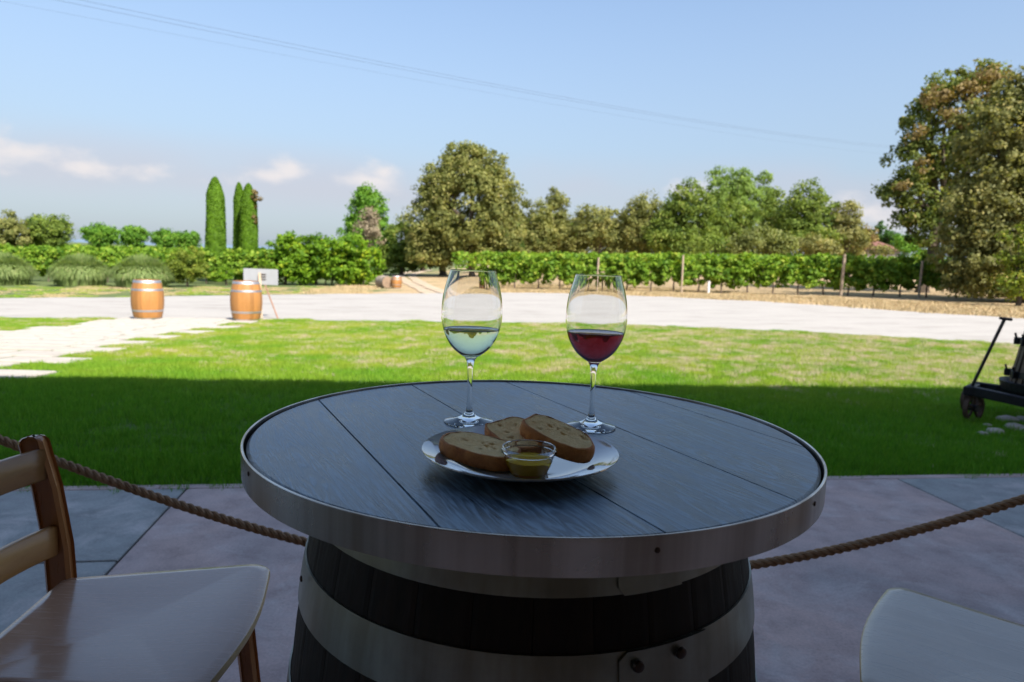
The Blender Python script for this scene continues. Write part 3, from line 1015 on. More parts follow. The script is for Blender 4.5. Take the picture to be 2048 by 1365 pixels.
# ------------------------------------------------------------------ plants on the left
def cypress(u, vtop, Y, hw, label, lean=0.0, seed=1):
    top = at(u, vtop, Y); x = top.x + lean; z0 = gz(x, Y)
    H = top.z - z0
    root = empty('cypress_tree', (x, Y, z0)); tag(root, label, 'tree', 'clipped columnar cypresses')
    n = 30000
    t = rng.random(n) ** .9
    w = hw * Y / FPX
    prof = w * np.clip((1 - t) / .17, 0, 1) ** .5 * (1.0 - .30 * t)
    prof *= np.where(t < .04, .8, 1)
    a = rng.uniform(0, math.tau, n)
    r = prof * (1 - .22 * rng.random(n) ** 2 + .05 * np.sin(a * 5 + t * 9))
    C = np.stack([r * np.cos(a) - lean * t, r * np.sin(a), t * H + .05], 1)
    Nn = np.stack([np.cos(a), np.sin(a), np.full(n, .4)], 1)
    T = .45 + .18 * np.sin(a * 3 + t * 25) * np.sin(t * 31 + a) + rng.normal(0, .14, n)
    leaf_mesh('foliage', C, Nn, rng.uniform(.06, .12, n), T, mat=MAT['lf_cypress'], parent=root, twist=.5, elong=2.4)
    bm = bmesh.new(); add_tube(bm, [(0, 0, -.1), (0, 0, H * .5), (0, 0, H * .93)], [.13, .09, .02], 8)
    bm_obj('trunk', bm, MAT['bark'], root, True)
    return root


cypress(430, 357, 40.5, 21, 'tallest clipped cypress column, standing alone left of the pair')
cypress(478, 368, 43.0, 13, 'slim cypress column half hidden behind its right neighbour')
cyp = cypress(497, 370, 41.8, 19, 'clipped cypress column behind the white board, dry brown sprig near its top')
B = px_blobs([(512, 392, 8, 14), (508, 430, 6, 16)], 41.6)
off = np.array(cyp.location)
C, Nn, T = clumps([(tuple(np.array(c) - off), r) for c, r in B], .1, .8, .15, 30)
leaf_mesh('dry_sprig', C, Nn, np.full(len(C), .1), T, mat=MAT['lf_brown'], parent=cyp)['kind'] = 'stuff'


def pampas(u, v0, v1, Y, hw, label, n=4600):
    top, bot = at(u, v0, Y), at(u, v1, Y)
    x = bot.x; z0 = gz(x, Y); H = (top.z - z0); w = hw * Y / FPX
    root = tag(empty('pampas_clump', (x, Y, z0)), label, 'grass clump', 'silvery pampas grass clumps along the verge')
    V, F, T = [], [], []
    for i in range(n):
        a = random.uniform(0, math.tau); el = random.random() ** .5
        th_ = el * 1.5; ro = w * math.sin(th_) * random.uniform(.8, 1.05); h = H * math.cos(th_) ** .75 * random.uniform(.85, 1.06)
        b0 = Vector((math.cos(a) * w * .85 * el * random.random() ** .5, math.sin(a) * w * .85 * el * random.random() ** .5, 0))
        tip = Vector((math.cos(a) * ro, math.sin(a) * ro, max(.03, h)))
        mid = b0.lerp(tip, .5) + Vector((0, 0, H * .30 * el))
        side = Vector((-math.sin(a), math.cos(a), 0)) * random.uniform(.012, .022)
        pts_ = [b0, b0.lerp(mid, .6) + Vector((0, 0, .05)), mid, mid.lerp(tip, .6) + Vector((0, 0, .09 * H * el)), tip]
        o = len(V)
        for j, q in enumerate(pts_[:-1]): V += [q - side, q + side]
        V.append(tip)
        for j in range(3): F.append((o + 2 * j, o + 2 * j + 1, o + 2 * j + 3, o + 2 * j + 2))
        F.append((o + 6, o + 7, o + 8))
        T += [random.gauss(.55, .2)] * 4
    ob = mesh_obj('blades', V, F, MAT['lf_pampas'], root)
    a_ = ob.data.attributes.new('tint', 'FLOAT', 'FACE'); a_.data.foreach_set('value', np.clip(T, 0, 1).astype(np.float32))
    return root


pampas(2, 502, 568, 33.5, 66, 'pampas clump cut off by the left frame edge')
pampas(162, 506, 568, 33.5, 60, 'rounded pampas clump, middle one of the three, far left of the first barrel')
pampas(284, 508, 568, 33.0, 62, 'rounded pampas clump directly behind the leftmost orange barrel')

tree('yellow_shrub', [(374, 530, 34, 32), (350, 545, 22, 22), (398, 545, 18, 20)], 34, 374, .11, MAT['lf_yellow'], 'yellow green leafy shrub between pampas clump and tallest cypress', 'shrub', .05, clump_r=.22, fork=.4, depth=.8)
tree('small_shrub', [(452, 548, 14, 16)], 36, 452, .10, MAT['lf_laurel'], 'small bright green bush between the cypress columns', 'shrub', .04, clump_r=.2, depth=.8)
tree('small_shrub', [(534, 540, 16, 20)], 37, 534, .10, MAT['lf_green'], 'small dark green bush behind the white board edge', 'shrub', .04, clump_r=.2, depth=.8)

# laurel hedge
hb = [(560, 520, 28, 48), (590, 512, 30, 42), (620, 520, 32, 44), (650, 515, 32, 42), (680, 520, 32, 46), (712, 520, 30, 46), (738, 535, 24, 36), (575, 492, 20, 20), (640, 492, 14, 16), (600, 545, 40, 24), (690, 545, 44, 24)]
B = px_blobs(hb, 37.5, 34)
off = np.array([at(650, 560, 37.5).x, 37.5, 0]); off[2] = gz(off[0], off[1])
hedge = empty('laurel_hedge', tuple(off)); tag(hedge, 'tall yellow green laurel hedge right of the white board', 'hedge')
C, Nn, T = clumps([(tuple(np.array(c) - off), r) for c, r in B], .15, 1.0, .3, 40, .5)
kz = C[:, 2] > .03
leaf_mesh('foliage', C[kz], Nn[kz], rng.uniform(.09, .18, kz.sum()), T[kz], mat=MAT['lf_laurel'], parent=hedge)
for i in range(6):
    bm = bmesh.new(); x = -2.2 + i * .85; add_tube(bm, [(x, 0, -.1), (x + .1, .05, .8), (x - .05, 0, 1.8)], [.06, .045, .015], 6)
    bm_obj('stem', bm, MAT['bark'], hedge, True)

# mulberries beyond the left vineyard
for (u, v, ru, rv, Yt, lab) in ((95, 462, 44, 30, 52, 'largest round mulberry beside the brown conifer'), (203, 472, 33, 22, 60, 'round mulberry second from the left in the row of five'),
                                (268, 475, 27, 22, 63, 'squarish mulberry standing alone in the middle of the row of five'), (328, 480, 24, 19, 66, 'small mulberry touching the last one near the tallest cypress'),
                                (373, 482, 26, 19, 68, 'last small mulberry just left of the tallest cypress')):
    tree('mulberry_tree', [(u, v, ru, rv), (u - ru * .45, v - rv * .35, ru * .5, rv * .6), (u + ru * .45, v - rv * .3, ru * .5, rv * .6), (u, v + rv * .3, ru * .7, rv * .6)], Yt, u, .2, MAT['lf_bright'] if u > 150 else MAT['lf_green'], lab + ', beyond the left vines', r0=.14, clump_r=.38, fork=.35, group='mulberries beyond the left vineyard')
tree('conifer_tree', [(22, 480, 36, 26), (22, 458, 24, 24), (20, 438, 13, 18), (-10, 485, 40, 30)], 50, 18, .2, MAT['lf_oak'], 'brownish pointed conifer at the far left frame edge', r0=.18, clump_r=.35)


# ------------------------------------------------------------------ vines
def vine_variant(Hh=1.68, w=1.25):
    root = empty('grape_vine', (0, 0, 0)); tag(root, 'x', 'vine')
    blobs = [((0, 0, Hh * .68), (w * .62, .32, Hh * .30)), ((-w * .36, 0, Hh * .50), (w * .36, .30, Hh * .30)), ((w * .36, 0, Hh * .52), (w * .36, .30, Hh * .32)), ((random.uniform(-.5, .5), .1, Hh * .30), (w * .3, .2, .16)), ((random.uniform(-.3, .3), 0, Hh * .92), (w * .3, .22, .18)), ((random.uniform(-.4, .4), 0, Hh * .42), (w * .22, .2, .2))]
    C, Nn, T = clumps(blobs, .13, .95, .2, 30, .8)
    T = T + .10
    leaf_mesh('foliage', C, Nn, rng.uniform(.09, .17, len(C)), T, mat=MAT['lf_vine'], parent=root, elong=1.2)
    bm = bmesh.new(); xs_ = [random.uniform(-.05, .05) for _ in range(4)]
    add_tube(bm, [(0, 0, -.1), (xs_[0], xs_[1], .3), (xs_[2], 0, .65), (0, 0, .95)], [.045, .035, .03, .03], 7)
    for s_ in (-1, 1): add_tube(bm, [(0, 0, .92), (s_ * .25, 0, 1.0), (s_ * .55, 0, 1.0)], [.025, .018, .01], 5)
    bm_obj('trunk', bm, MAT['vinewood'], root, True)
    return root


protos = [vine_variant() for _ in range(5)]
used = set()


def put_vine(i, x, y, label, group, sz=1.0):
    k_ = i % 5
    if k_ in used: o = copy_tree(protos[k_])
    else: o = protos[k_]; used.add(k_)
    o.location = (x, y, gz(x, y)); o.rotation_euler = (0, 0, random.choice([0, math.pi]) + random.uniform(-.12, .12)); o.scale = (1, 1, sz)
    tag(o, label, 'vine', group)


A_, B_ = Vector((-1.0, 34.8)), Vector((20.8, 30.6))
nv = 21
ORD = ['first', 'second', 'third', 'fourth', 'fifth', 'sixth', 'seventh', 'eighth', 'ninth', 'tenth', 'eleventh', 'twelfth', 'thirteenth', 'fourteenth', 'fifteenth', 'sixteenth', 'seventeenth', 'eighteenth', 'nineteenth', 'twentieth', 'twenty-first']
for i in range(nv):
    q = A_.lerp(B_, i / (nv - 1))
    put_vine(i, q.x + random.uniform(-.08, .08), q.y, ORD[i] + ' leafy vine of the front row, counted rightwards from the cask by the dirt track', 'grape vines of the front row on the right', random.uniform(.93, 1.06))
for i in range(18):
    x = -27.6 + i * 1.08
    put_vine(i + 3, x, 37.6, ORD[i] + ' vine from the left frame edge in the row behind the pampas clumps', 'grape vines of the row on the left', random.uniform(.9, 1.05))


def vpost(u, vt, label, Hh=1.95, off_=-.45, mat=None, r=.05):
    d = ray(u, 560); t = d[0] / d[1]
    # intersection with the row line
    D = B_ - A_
    k_ = (t * A_.y - A_.x) / (D.x - t * D.y)
    q = A_ + D * k_
    bm = bmesh.new(); add_tube(bm, [(0, 0, -.2), (0, 0, Hh)], r, 8)
    o = bm_obj('vineyard_post', bm, mat or MAT['post'])
    o.location = (q.x, q.y + off_, gz(q.x, q.y)); o.rotation_euler = (random.uniform(-.02, .02), random.uniform(-.02, .02), 0)
    tag(o, label, 'post', 'posts of the right vine row')


vpost(1192, 540, 'weathered wooden vineyard post behind the red wine glass, leftmost of the row', 1.6)
vpost(1360, 520, 'weathered wooden vineyard post halfway along the right vine row', 1.75)
vpost(1672, 525, 'thickest pale vineyard post rising to the top of the vines on the right', 1.85, -.6, None, .065)
vpost(1828, 540, 'weathered wooden vineyard post nearest the big tree', 1.6, -.5)
wt = simple('white_tube', (.75, .73, .7), .6)
vpost(1413, 570, 'short white plastic tube around a young vine', .55, -.45, wt, .06)


def vine_mass(name, rows, label, leaf=.2, dens=1.0):
    C, Nn, T = [], [], []
    for (x0, y0, x1, y1, Hh) in rows:
        L_ = math.hypot(x1 - x0, y1 - y0)
        n_ = int(L_ * dens * 90 * (.2 / leaf) ** 2 * .8)
        t = rng.random(n_)
        x = x0 + (x1 - x0) * t; y_ = y0 + (y1 - y0) * t
        zz = Hh * (.42 + .58 * rng.random(n_) ** .7) + .12 * np.sin(x * 2.7) * rng.random(n_)
        d = rng.normal(0, .22, n_)
        g = np.array([gz(a, b) for a, b in zip(x, y_)])
        C.append(np.stack([x, y_ + d, g + zz], 1)); Nn.append(np.stack([rng.normal(0, .3, n_), np.sign(d) * .6, np.full(n_, .6)], 1))
        T.append(.5 + .15 * np.sin(x * 1.9) + rng.normal(0, .2, n_))
    C, Nn, T = map(np.concatenate, (C, Nn, T))
    o = leaf_mesh(name, C, Nn, leaf * rng.uniform(.7, 1.3, len(C)), T, mat=MAT['lf_vine'], elong=1.2)
    tag(o, label, 'vineyard', kind='stuff')


vine_mass('vineyard_rows', [(-.8, 37.4, 28, 31.6, 1.68), (-1, 39.8, 34, 33, 1.7), (-1.2, 42.2, 36, 36, 1.7), (-4, 45, 38, 40, 1.9), (-4.5, 49, 40, 45, 1.9), (-5, 54, 44, 52, 1.9)], 'further rows of green vines behind the front row on the right')
vine_mass('vineyard_rows', [(-45, 40, -8, 40, 1.85), (-50, 43, -12, 43, 1.9), (-55, 47, -13, 47, 1.9), (-60, 52, -14, 52, 1.95)], 'further rows of yellow green vines behind the pampas clumps')
vine_mass('vineyard_rows', [(-75 - i * 6, 62 + i * 11, -14 - i * 3, 62 + i * 11, 2.0) for i in range(9)], 'distant flat vineyard reaching the horizon on the left', .45, 1.3)

# ------------------------------------------------------------------ trees
tree('poplar_tree', [(735, 440, 38, 52), (737, 405, 27, 32), (715, 468, 30, 34), (760, 465, 30, 40), (735, 500, 40, 40)], 62, 738, .26, MAT['lf_bright'], 'bright green tree right of the laurel hedge with pointed top', r0=.22, clump_r=.6)
tree('green_tree', [(803, 478, 26, 40), (795, 510, 34, 34), (825, 500, 24, 38), (775, 520, 26, 26)], 60, 803, .26, MAT['lf_green'], 'small green tree between the pointed bright tree and the big brown oak', r0=.18, clump_r=.5)
tree('dry_bush', [(738, 468, 30, 34), (738, 442, 18, 22), (738, 425, 9, 12)], 50, 738, .17, MAT['lf_twig'], 'greyish brown bare conical tree in front of the pointed bright tree', 'tree', r0=.1, clump_r=.35, dens=.55, depth=.9, elong=4)
oakb = [(935, 420, 88, 92), (935, 345, 55, 50), (930, 308, 32, 28), (975, 335, 32, 34), (880, 375, 38, 48), (860, 440, 46, 62), (860, 490, 44, 40), (1000, 400, 44, 58), (1010, 460, 40, 48), (950, 480, 70, 36), (900, 330, 22, 24), (1000, 500, 40, 26), (880, 510, 40, 22)]
tree('oak_tree', oakb, 55, 943, .24, MAT['lf_oak'], 'largest round brown green holm oak in the centre above the dirt track', r0=.36, clump_r=.55, dens=1.0, fork=.30, nlimb=16)
tree('oak_tree', [(880, 470, 48, 44), (868, 505, 46, 28), (905, 480, 40, 40)], 60, 886, .26, MAT['lf_oak'], 'holm oak with dark trunk at the left of the avenue, under the largest oak', r0=.32, clump_r=.55, fork=.3)
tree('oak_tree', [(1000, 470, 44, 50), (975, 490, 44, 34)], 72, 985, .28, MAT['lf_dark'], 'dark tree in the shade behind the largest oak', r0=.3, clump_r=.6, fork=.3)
tree('oak_tree', [(850, 480, 34, 44), (835, 510, 30, 28)], 78, 845, .28, MAT['lf_green'], 'green tree at the end of the avenue behind the largest oak', r0=.25, clump_r=.6, fork=.3)
wood_trees = [
    ([(1068, 450, 34, 48), (1060, 490, 36, 34), (1085, 480, 26, 36)], 74, 1068, 'lf_oak', 'brown green rounded tree just right of the largest oak'),
    ([(1113, 425, 22, 40), (1112, 395, 13, 18), (1112, 470, 34, 46), (1130, 490, 30, 30)], 76, 1113, 'lf_oak', 'slender pointed brown tree right of the largest oak'),
    ([(1185, 450, 38, 38), (1165, 480, 34, 34), (1215, 455, 34, 36), (1230, 485, 34, 30)], 74, 1190, 'lf_oak', 'wide low khaki tree above the left part of the vine row'),
    ([(1290, 425, 30, 38), (1262, 450, 24, 36), (1285, 470, 38, 42), (1305, 490, 28, 30)], 73, 1285, 'lf_oak', 'dark brown oak between the wide khaki tree and the green woodland'),
    ([(1375, 420, 42, 52), (1350, 450, 34, 44), (1400, 440, 36, 54), (1330, 470, 34, 44), (1370, 485, 50, 34)], 70, 1372, 'lf_green', 'broad green oak in the middle of the wood with white cloud above'),
    ([(1438, 375, 22, 38), (1440, 430, 32, 50), (1425, 470, 30, 40)], 92, 1440, 'lf_pale', 'feathery pale poplar, leftmost of the three behind the wood'),
    ([(1478, 368, 24, 36), (1480, 430, 34, 56), (1490, 400, 24, 40)], 92, 1480, 'lf_pale', 'feathery pale poplar, tallest of the three behind the wood'),
    ([(1524, 380, 18, 34), (1530, 430, 28, 50)], 94, 1526, 'lf_pale', 'feathery pale poplar, rightmost of the three behind the wood'),
    ([(1550, 430, 32, 44), (1545, 480, 44, 36)], 76, 1550, 'lf_green', 'green round tree in front of the rightmost feathery poplar'),
    ([(1460, 440, 40, 40), (1455, 480, 40, 36)], 78, 1458, 'lf_green', 'green tree filling the wood below the feathery poplars'),
    ([(1612, 415, 40, 50), (1590, 450, 34, 46), (1640, 440, 34, 50), (1615, 480, 56, 36)], 72, 1612, 'lf_green', 'tall olive green tree right of the wood'),
    ([(1690, 440, 26, 40), (1672, 470, 28, 40), (1700, 480, 32, 32)], 72, 1690, 'lf_olive', 'thin crowned olive tree at the right end of the wood'),
    ([(1722, 480, 16, 26), (1735, 474, 14, 14), (1712, 490, 18, 20)], 84, 1735, 'lf_brown', 'russet brown small tree in front of the tiled house roof'),
    ([(1520, 482, 42, 28), (1565, 490, 28, 20), (1480, 492, 24, 18)], 62, 1522, 'lf_willow', 'rounded pale olive willow bush above the vine row'),
    ([(1635, 492, 36, 20), (1660, 498, 20, 14)], 66, 1640, 'lf_olive', 'low khaki bush under the tall olive green tree'),
    ([(1095, 462, 40, 36), (1050, 475, 34, 34), (1130, 478, 34, 30)], 96, 1095, 'lf_green', 'shaded green tree behind the slender pointed brown tree'),
    ([(1160, 470, 44, 34), (1215, 475, 40, 32), (1250, 470, 34, 36)], 98, 1205, 'lf_olive', 'broad olive tree behind the wide low khaki tree'),
    ([(1310, 455, 40, 42), (1340, 480, 36, 32), (1280, 480, 34, 30)], 98, 1312, 'lf_green', 'green tree behind the dark brown oak'),
    ([(1752, 499, 15, 10), (1770, 502, 12, 8)], 88, 1756, 'lf_olive', 'tiny olive bush right in front of the farmhouse wall'),
    ([(1425, 492, 34, 20)], 64, 1425, 'lf_green', 'low green bush left of the willow bush'),
    ([(1816, 490, 24, 20), (1806, 482, 16, 14), (1834, 500, 20, 16)], 100, 1808, 'lf_bright', 'round green pine beyond the tiled house'),
]
for bl, Yt, bu, mt, lab in wood_trees:
    small = max(q[3] for q in bl) < 35
    tree('woodland_tree' if not small else 'leafy_bush', bl, Yt, bu, .30 if Yt > 80 else .27, MAT[mt], lab, 'tree' if not small else 'bush', r0=.24 if not small else .1, clump_r=.65, dens=.9, fork=.35, group='trees of the wood behind the vines', per=40, depth=.6)
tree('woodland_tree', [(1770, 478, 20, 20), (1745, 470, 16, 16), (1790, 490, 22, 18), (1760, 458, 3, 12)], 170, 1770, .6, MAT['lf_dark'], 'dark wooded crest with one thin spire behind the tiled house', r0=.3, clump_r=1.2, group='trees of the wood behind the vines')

# big trees on the right
maple = tree('maple_tree', [(1900, 260, 66, 90), (1845, 250, 38, 46), (1850, 205, 18, 24), (1890, 175, 34, 30), (1960, 160, 46, 30), (1990, 150, 30, 20), (1830, 330, 46, 50), (1800, 385, 42, 30), (1850, 400, 50, 60), (1870, 460, 52, 40), (1775, 375, 16, 14), (1815, 440, 26, 16), (1960, 330, 70, 120)],
     36, 1849, .20, MAT['lf_maple'], 'tall green maple with brownish top behind the khaki tree on the right', r0=.28, clump_r=.42, dens=.75, depth=.5, fork=.4, nlimb=14)
B = px_blobs([(1885, 190, 30, 24), (1985, 152, 36, 16), (1935, 178, 26, 18), (1852, 200, 12, 14), (1835, 262, 16, 16), (1905, 235, 26, 18), (1800, 372, 14, 10), (1850, 330, 16, 12), (1960, 185, 26, 18)], 34.6)
off = np.array(maple.location)
C, Nn, T = clumps([(tuple(np.array(c) - off), r) for c, r in B], .14, .32, .34, 16, .9)
leaf_mesh('brown_flower_clusters', C, Nn, .14 * rng.uniform(.6, 1.3, len(C)), T, mat=MAT['lf_brown'], parent=maple)
tree('khaki_tree', [(2010, 300, 90, 130), (2080, 260, 110, 110), (1975, 420, 80, 90), (1960, 500, 74, 70), (2040, 470, 100, 110), (2060, 200, 60, 40), (1935, 540, 50, 48), (1990, 560, 70, 40), (2120, 420, 120, 170), (2080, 560, 80, 40)],
     28, 2060, .17, MAT['lf_olive'], 'big dense khaki tree reaching the ground at the right frame edge', r0=.3, clump_r=.38, dens=.85, depth=.5, fork=.35, nlimb=12)
tree('yellow_shrub', [(2045, 500, 36, 50), (2050, 560, 40, 34), (2020, 560, 30, 30)], 25, 2045, .15, MAT['lf_yellow'], 'golden green shrub at the foot of the khaki tree', 'shrub', r0=.08, clump_r=.3, dens=.6, depth=.7)

# house beyond the vines
hx = at(1735, 510, 120)
hroot = empty('farm_house', (hx.x, 120, gz(hx.x, 120))); tag(hroot, 'farmhouse with reddish tiled roof half hidden beyond the vines', 'house')
top = at(1735, 482, 120).z - hroot.location.z; eave = at(1735, 500, 120).z - hroot.location.z
V = [(-5, -4, 0), (3.4, -4, 0), (3.4, 4, 0), (-5, 4, 0), (-5, -4, eave), (3.4, -4, eave), (3.4, 4, eave), (-5, 4, eave)]
mesh_obj('wall', V, [(0, 1, 5, 4), (1, 2, 6, 5), (2, 3, 7, 6), (3, 0, 4, 7)], simple('house_wall', (.22, .20, .20), .9), hroot)
V = [(-5.5, -4.6, eave - .1), (4, -4.6, eave - .1), (4, 4.6, eave - .1), (-5.5, 4.6, eave - .1), (-3, 0, top), (1.6, 0, top)]
rf = mesh_obj('roof', V, [(0, 1, 5, 4), (1, 2, 5), (2, 3, 4, 5), (3, 0, 4), (3, 2, 1, 0)], simple('roof_tiles', (.17, .075, .055), .9, scale=3), hroot)
bm = bmesh.new(); add_box(bm, (-1.6, -1.2, top), (.5, .5, 1.2)); bm_obj('chimney', bm, simple('white_chimney', (.6, .6, .58), .9), rf)
for wx in (-3.5, 0, 2.2):
    bm = bmesh.new(); add_box(bm, (wx, -4.03, eave * .55), (.8, .08, 1.0)); bm_obj('window', bm, simple('window_dark', (.06, .07, .08), .2), hroot)

# power lines
pylons = []
pb = simple('cable_black', (.03, .03, .035), .6)


def cable(p0, p1, pm, label, r):
    P0, P1, Pm = Vector(p0), Vector(p1), Vector(pm)
    # quadratic through three points, extended both ways
    pts_ = []
    for i in range(61):
        t = -.35 + 1.9 * i / 60
        pts_.append(P0 * (2 * (t - .5) * (t - 1)) + Pm * (-4 * t * (t - 1)) + P1 * (2 * t * (t - .5)))
    bm = bmesh.new(); add_tube(bm, pts_, r, 5)
    o = bm_obj('power_line', bm, pb, None, True); tag(o, label, 'cable', 'power lines crossing the sky')


Ya, Yb = 34, 92
for (a, m, b, lab, rr) in (((160, 0), (700, 112), (1780, 292), 'upper of the close pair of overhead power lines', .0062), ((120, 2), (700, 119), (1780, 296), 'lower of the close pair of overhead power lines', .0062), ((0, 2), (640, 124), (1600, 288), 'lowest thin overhead power line, separate from the close pair', .0036)):
    P0, P1 = at(*a, Ya), at(*b, Yb)
    f_ = lambda Yq: 0
    # depth of the middle point: keep the line straight in plan
    d = ray(*m); t = d[0] / d[1]; D = P1 - P0
    kk = (t * P0.y - P0.x) / (D.x - t * D.y); Ym = P0.y + D.y * kk
    Pm = at(*m, Ym)
    # Lagrange at parameter kk -> value at .5
    z0, zm, z1 = P0.z, Pm.z, P1.z
    A2 = ((zm - z0) / kk - (z1 - z0)) / (kk - 1); B2 = (z1 - z0) - A2
    zh = z0 + B2 * .5 + A2 * .25
    cable(P0, P1, (P0.x + D.x * .5, P0.y + D.y * .5, zh), lab, rr)

# ------------------------------------------------------------------ old wine press on its trolley (right edge)
PG = gz(4.6, 6.4)
press = empty('wine_press', (0, 0, 0)); tag(press, 'old wooden basket press with iron bands on a black wheeled iron trolley', 'wine press')
Yp = 6.45


def bar(name, a, b, w, mat, parent, seg=6, r2=None):
    bm = bmesh.new(); add_tube(bm, [a, b], [w, r2 or w], seg); return bm_obj(name, bm, mat, parent, False)


h0 = at(1938, 785, 6.3); h1 = at(2010, 637, 6.15)
bar('handle', h0, h1, .014, MAT['iron'], press, 8)
bar('handle_grip', h1 + Vector((-.045, 0, 0)), h1 + Vector((.06, 0, -.01)), .014, MAT['iron'], press, 8)


def wheel(c, r, parent):
    bm = bmesh.new()
    add_lathe(bm, [(r, -.02), (r, .02), (r * .84, .02), (r * .84, -.02), (r, -.02)], 28)
    bmesh.ops.remove_doubles(bm, verts=bm.verts, dist=1e-5)
    Mx = Matrix.Rotation(R(90), 3, 'X') @ Matrix.Rotation(0, 3, 'Z')
    rot = Matrix.Rotation(R(25), 3, 'Z') @ Mx
    bmesh.ops.rotate(bm, cent=(0, 0, 0), matrix=rot, verts=bm.verts); bmesh.ops.translate(bm, vec=c, verts=bm.verts)
    w_ = bm_obj('wheel', bm, MAT['rust'], parent)
    for i in range(5):
        a = i * math.tau / 5 + .3
        v0 = rot @ Vector((math.cos(a) * r * .15, math.sin(a) * r * .15, 0)); v1 = rot @ Vector((math.cos(a) * r * .86, math.sin(a) * r * .86, 0))
        bar('spoke', Vector(c) + v0, Vector(c) + v1, .012, MAT['rust'], w_)
    bm = bmesh.new(); add_lathe(bm, [(0, -.035), (r * .24, -.035), (r * .24, .035), (0, .035)], 12)
    bmesh.ops.rotate(bm, cent=(0, 0, 0), matrix=rot, verts=bm.verts); bmesh.ops.translate(bm, vec=c, verts=bm.verts)
    bm_obj('hub', bm, MAT['iron'], w_)


wr = .135
wc = at(1947, 818, 6.3)
for dx, dy in ((0, 0), (.30, .50), (1.05, -.55), (1.22, .0)):
    x, y = wc.x + dx, 6.3 + dy
    wheel((x, y, gz(x, y) + wr), wr, press)
fz = at(1950, 783, 6.3).z
# frame beams
for (a, b) in (((1935, 780, 6.28), (2140, 860, 5.75)), ((1950, 772, 6.85), (2150, 800, 6.35))):
    A, Bq = at(*a), at(*b); Bq.z = A.z - .02 if False else Bq.z
    Bq.z = max(Bq.z, fz - .06)
    bm = bmesh.new()
    d = (Bq - A); L_ = d.length
    rot = d.to_track_quat('X', 'Z').to_matrix()
    add_box(bm, (A + Bq) / 2, (L_, .07, .085), rot, .006, 1)
    bm_obj('frame_beam', bm, MAT['iron'], press)
A, Bq = at(1937, 782, 6.28), at(1952, 774, 6.88)
bm = bmesh.new(); d = Bq - A; add_box(bm, (A + Bq) / 2, (d.length + .1, .08, .08), d.to_track_quat('X', 'Z').to_matrix(), .006, 1); bm_obj('frame_beam', bm, MAT['iron'], press)
# basket
pc = at(2124, 770, 6.4)
zb = fz + .045
bm = bmesh.new(); add_lathe(bm, [(0, zb - .05), (.47, zb - .05), (.49, zb + .03), (.46, zb + .035), (.44, zb - .01), (0, zb - .01)], 40, center=(pc.x, pc.y, 0))
bm_obj('pressing_tray', bm, MAT['iron'], press, False)
nst = 30
bh = .86
sm = bpy.data.meshes.new('basket_stave')
bmx = bmesh.new(); add_box(bmx, (0, 0, bh / 2), (.022, .052, bh), None, .004, 1); bmx.to_mesh(sm); bmx.free(); sm.materials.append(MAT['old_oak'])
r_b, r_t = .40, .27
for i in range(nst):
    a = math.tau * i / nst
    o = bpy.data.objects.new('basket_stave', sm); COL.objects.link(o); o.parent = press
    o.location = (pc.x + r_b * math.cos(a), pc.y + r_b * math.sin(a), zb)
    o.rotation_euler = Matrix.LocRotScale(None, (Matrix.Rotation(a, 3, 'Z') @ Matrix.Rotation(-math.atan((r_b - r_t) / bh), 3, 'Y')).to_quaternion(), None).to_euler()
for f_ in (.12, .48, .86):
    r_ = r_b + (r_t - r_b) * f_ + .016; z_ = zb + bh * f_
    bm = bmesh.new(); add_lathe(bm, [(r_, z_ - .028), (r_ + .012, z_ - .028), (r_ + .010, z_ + .028), (r_ - .002, z_ + .028), (r_, z_ - .028)], 40, center=(pc.x, pc.y, 0))
    hp = bm_obj('iron_band', bm, MAT['iron'], press, False)
    for a in (2.6, 3.05, 3.6, 4.2):
        c = Vector((pc.x + (r_ + .03) * math.cos(a), pc.y + (r_ + .03) * math.sin(a), z_))
        bm = bmesh.new(); add_box(bm, c, (.05, .03, .07), Matrix.Rotation(a, 3, 'Z'), .006, 1)
        add_tube(bm, [c + Vector((0, 0, .0)), c + Vector((.02 * math.cos(a), .02 * math.sin(a), .075))], .010, 6)
        bm_obj('clamp', bm, MAT['iron'], hp)
bar('screw', Vector((pc.x, pc.y, zb)), Vector((pc.x, pc.y, zb + 1.35)), .03, MAT['iron'], press, 10)
bm = bmesh.new(); add_box(bm, (pc.x, pc.y, zb + bh + .08), (.4, .14, .1), None, .01, 1); bm_obj('press_block', bm, MAT['old_oak'], press)
for si_, (u, v, Yq, s_) in enumerate(((1965, 872, 5.95, .08), (1975, 856, 6.2, .07), (1990, 868, 6.0, .13), (2030, 860, 6.0, .15), (2065, 868, 5.9, .16), (2015, 845, 6.5, .17), (2050, 846, 6.4, .16), (2085, 850, 6.1, .15))):
    g = ground_at(u, v)
    bm = bmesh.new(); bmesh.ops.create_icosphere(bm, subdivisions=2, radius=1)
    for vv in bm.verts:
        vv.co *= 1 + .28 * mnoise.noise(vv.co * 1.7 + Vector((u, v, 0)))
        vv.co = Vector((vv.co.x * s_ * .62, vv.co.y * s_ * .55, vv.co.z * s_ * .26))
    o = bm_obj('rubble_stone', bm, MAT['stone']); o.location = (g.x, g.y, gz(g.x, g.y) + .02)
    tag(o, ['smallest pale rubble stone, nearest the patio left of the wine press pile', 'small pale rubble stone just right of the trolley wheel', 'pale rubble stone below the trolley beam, third from the left', 'pale rubble stone at the front middle of the pile under the press', 'pale rubble stone at the front right frame edge under the press', 'pale rubble stone at the back left of the pile under the press', 'pale rubble stone at the back right of the pile under the press', 'pale rubble stone past the right frame edge under the press'][si_], 'stone', 'rubble stones under the wine press')

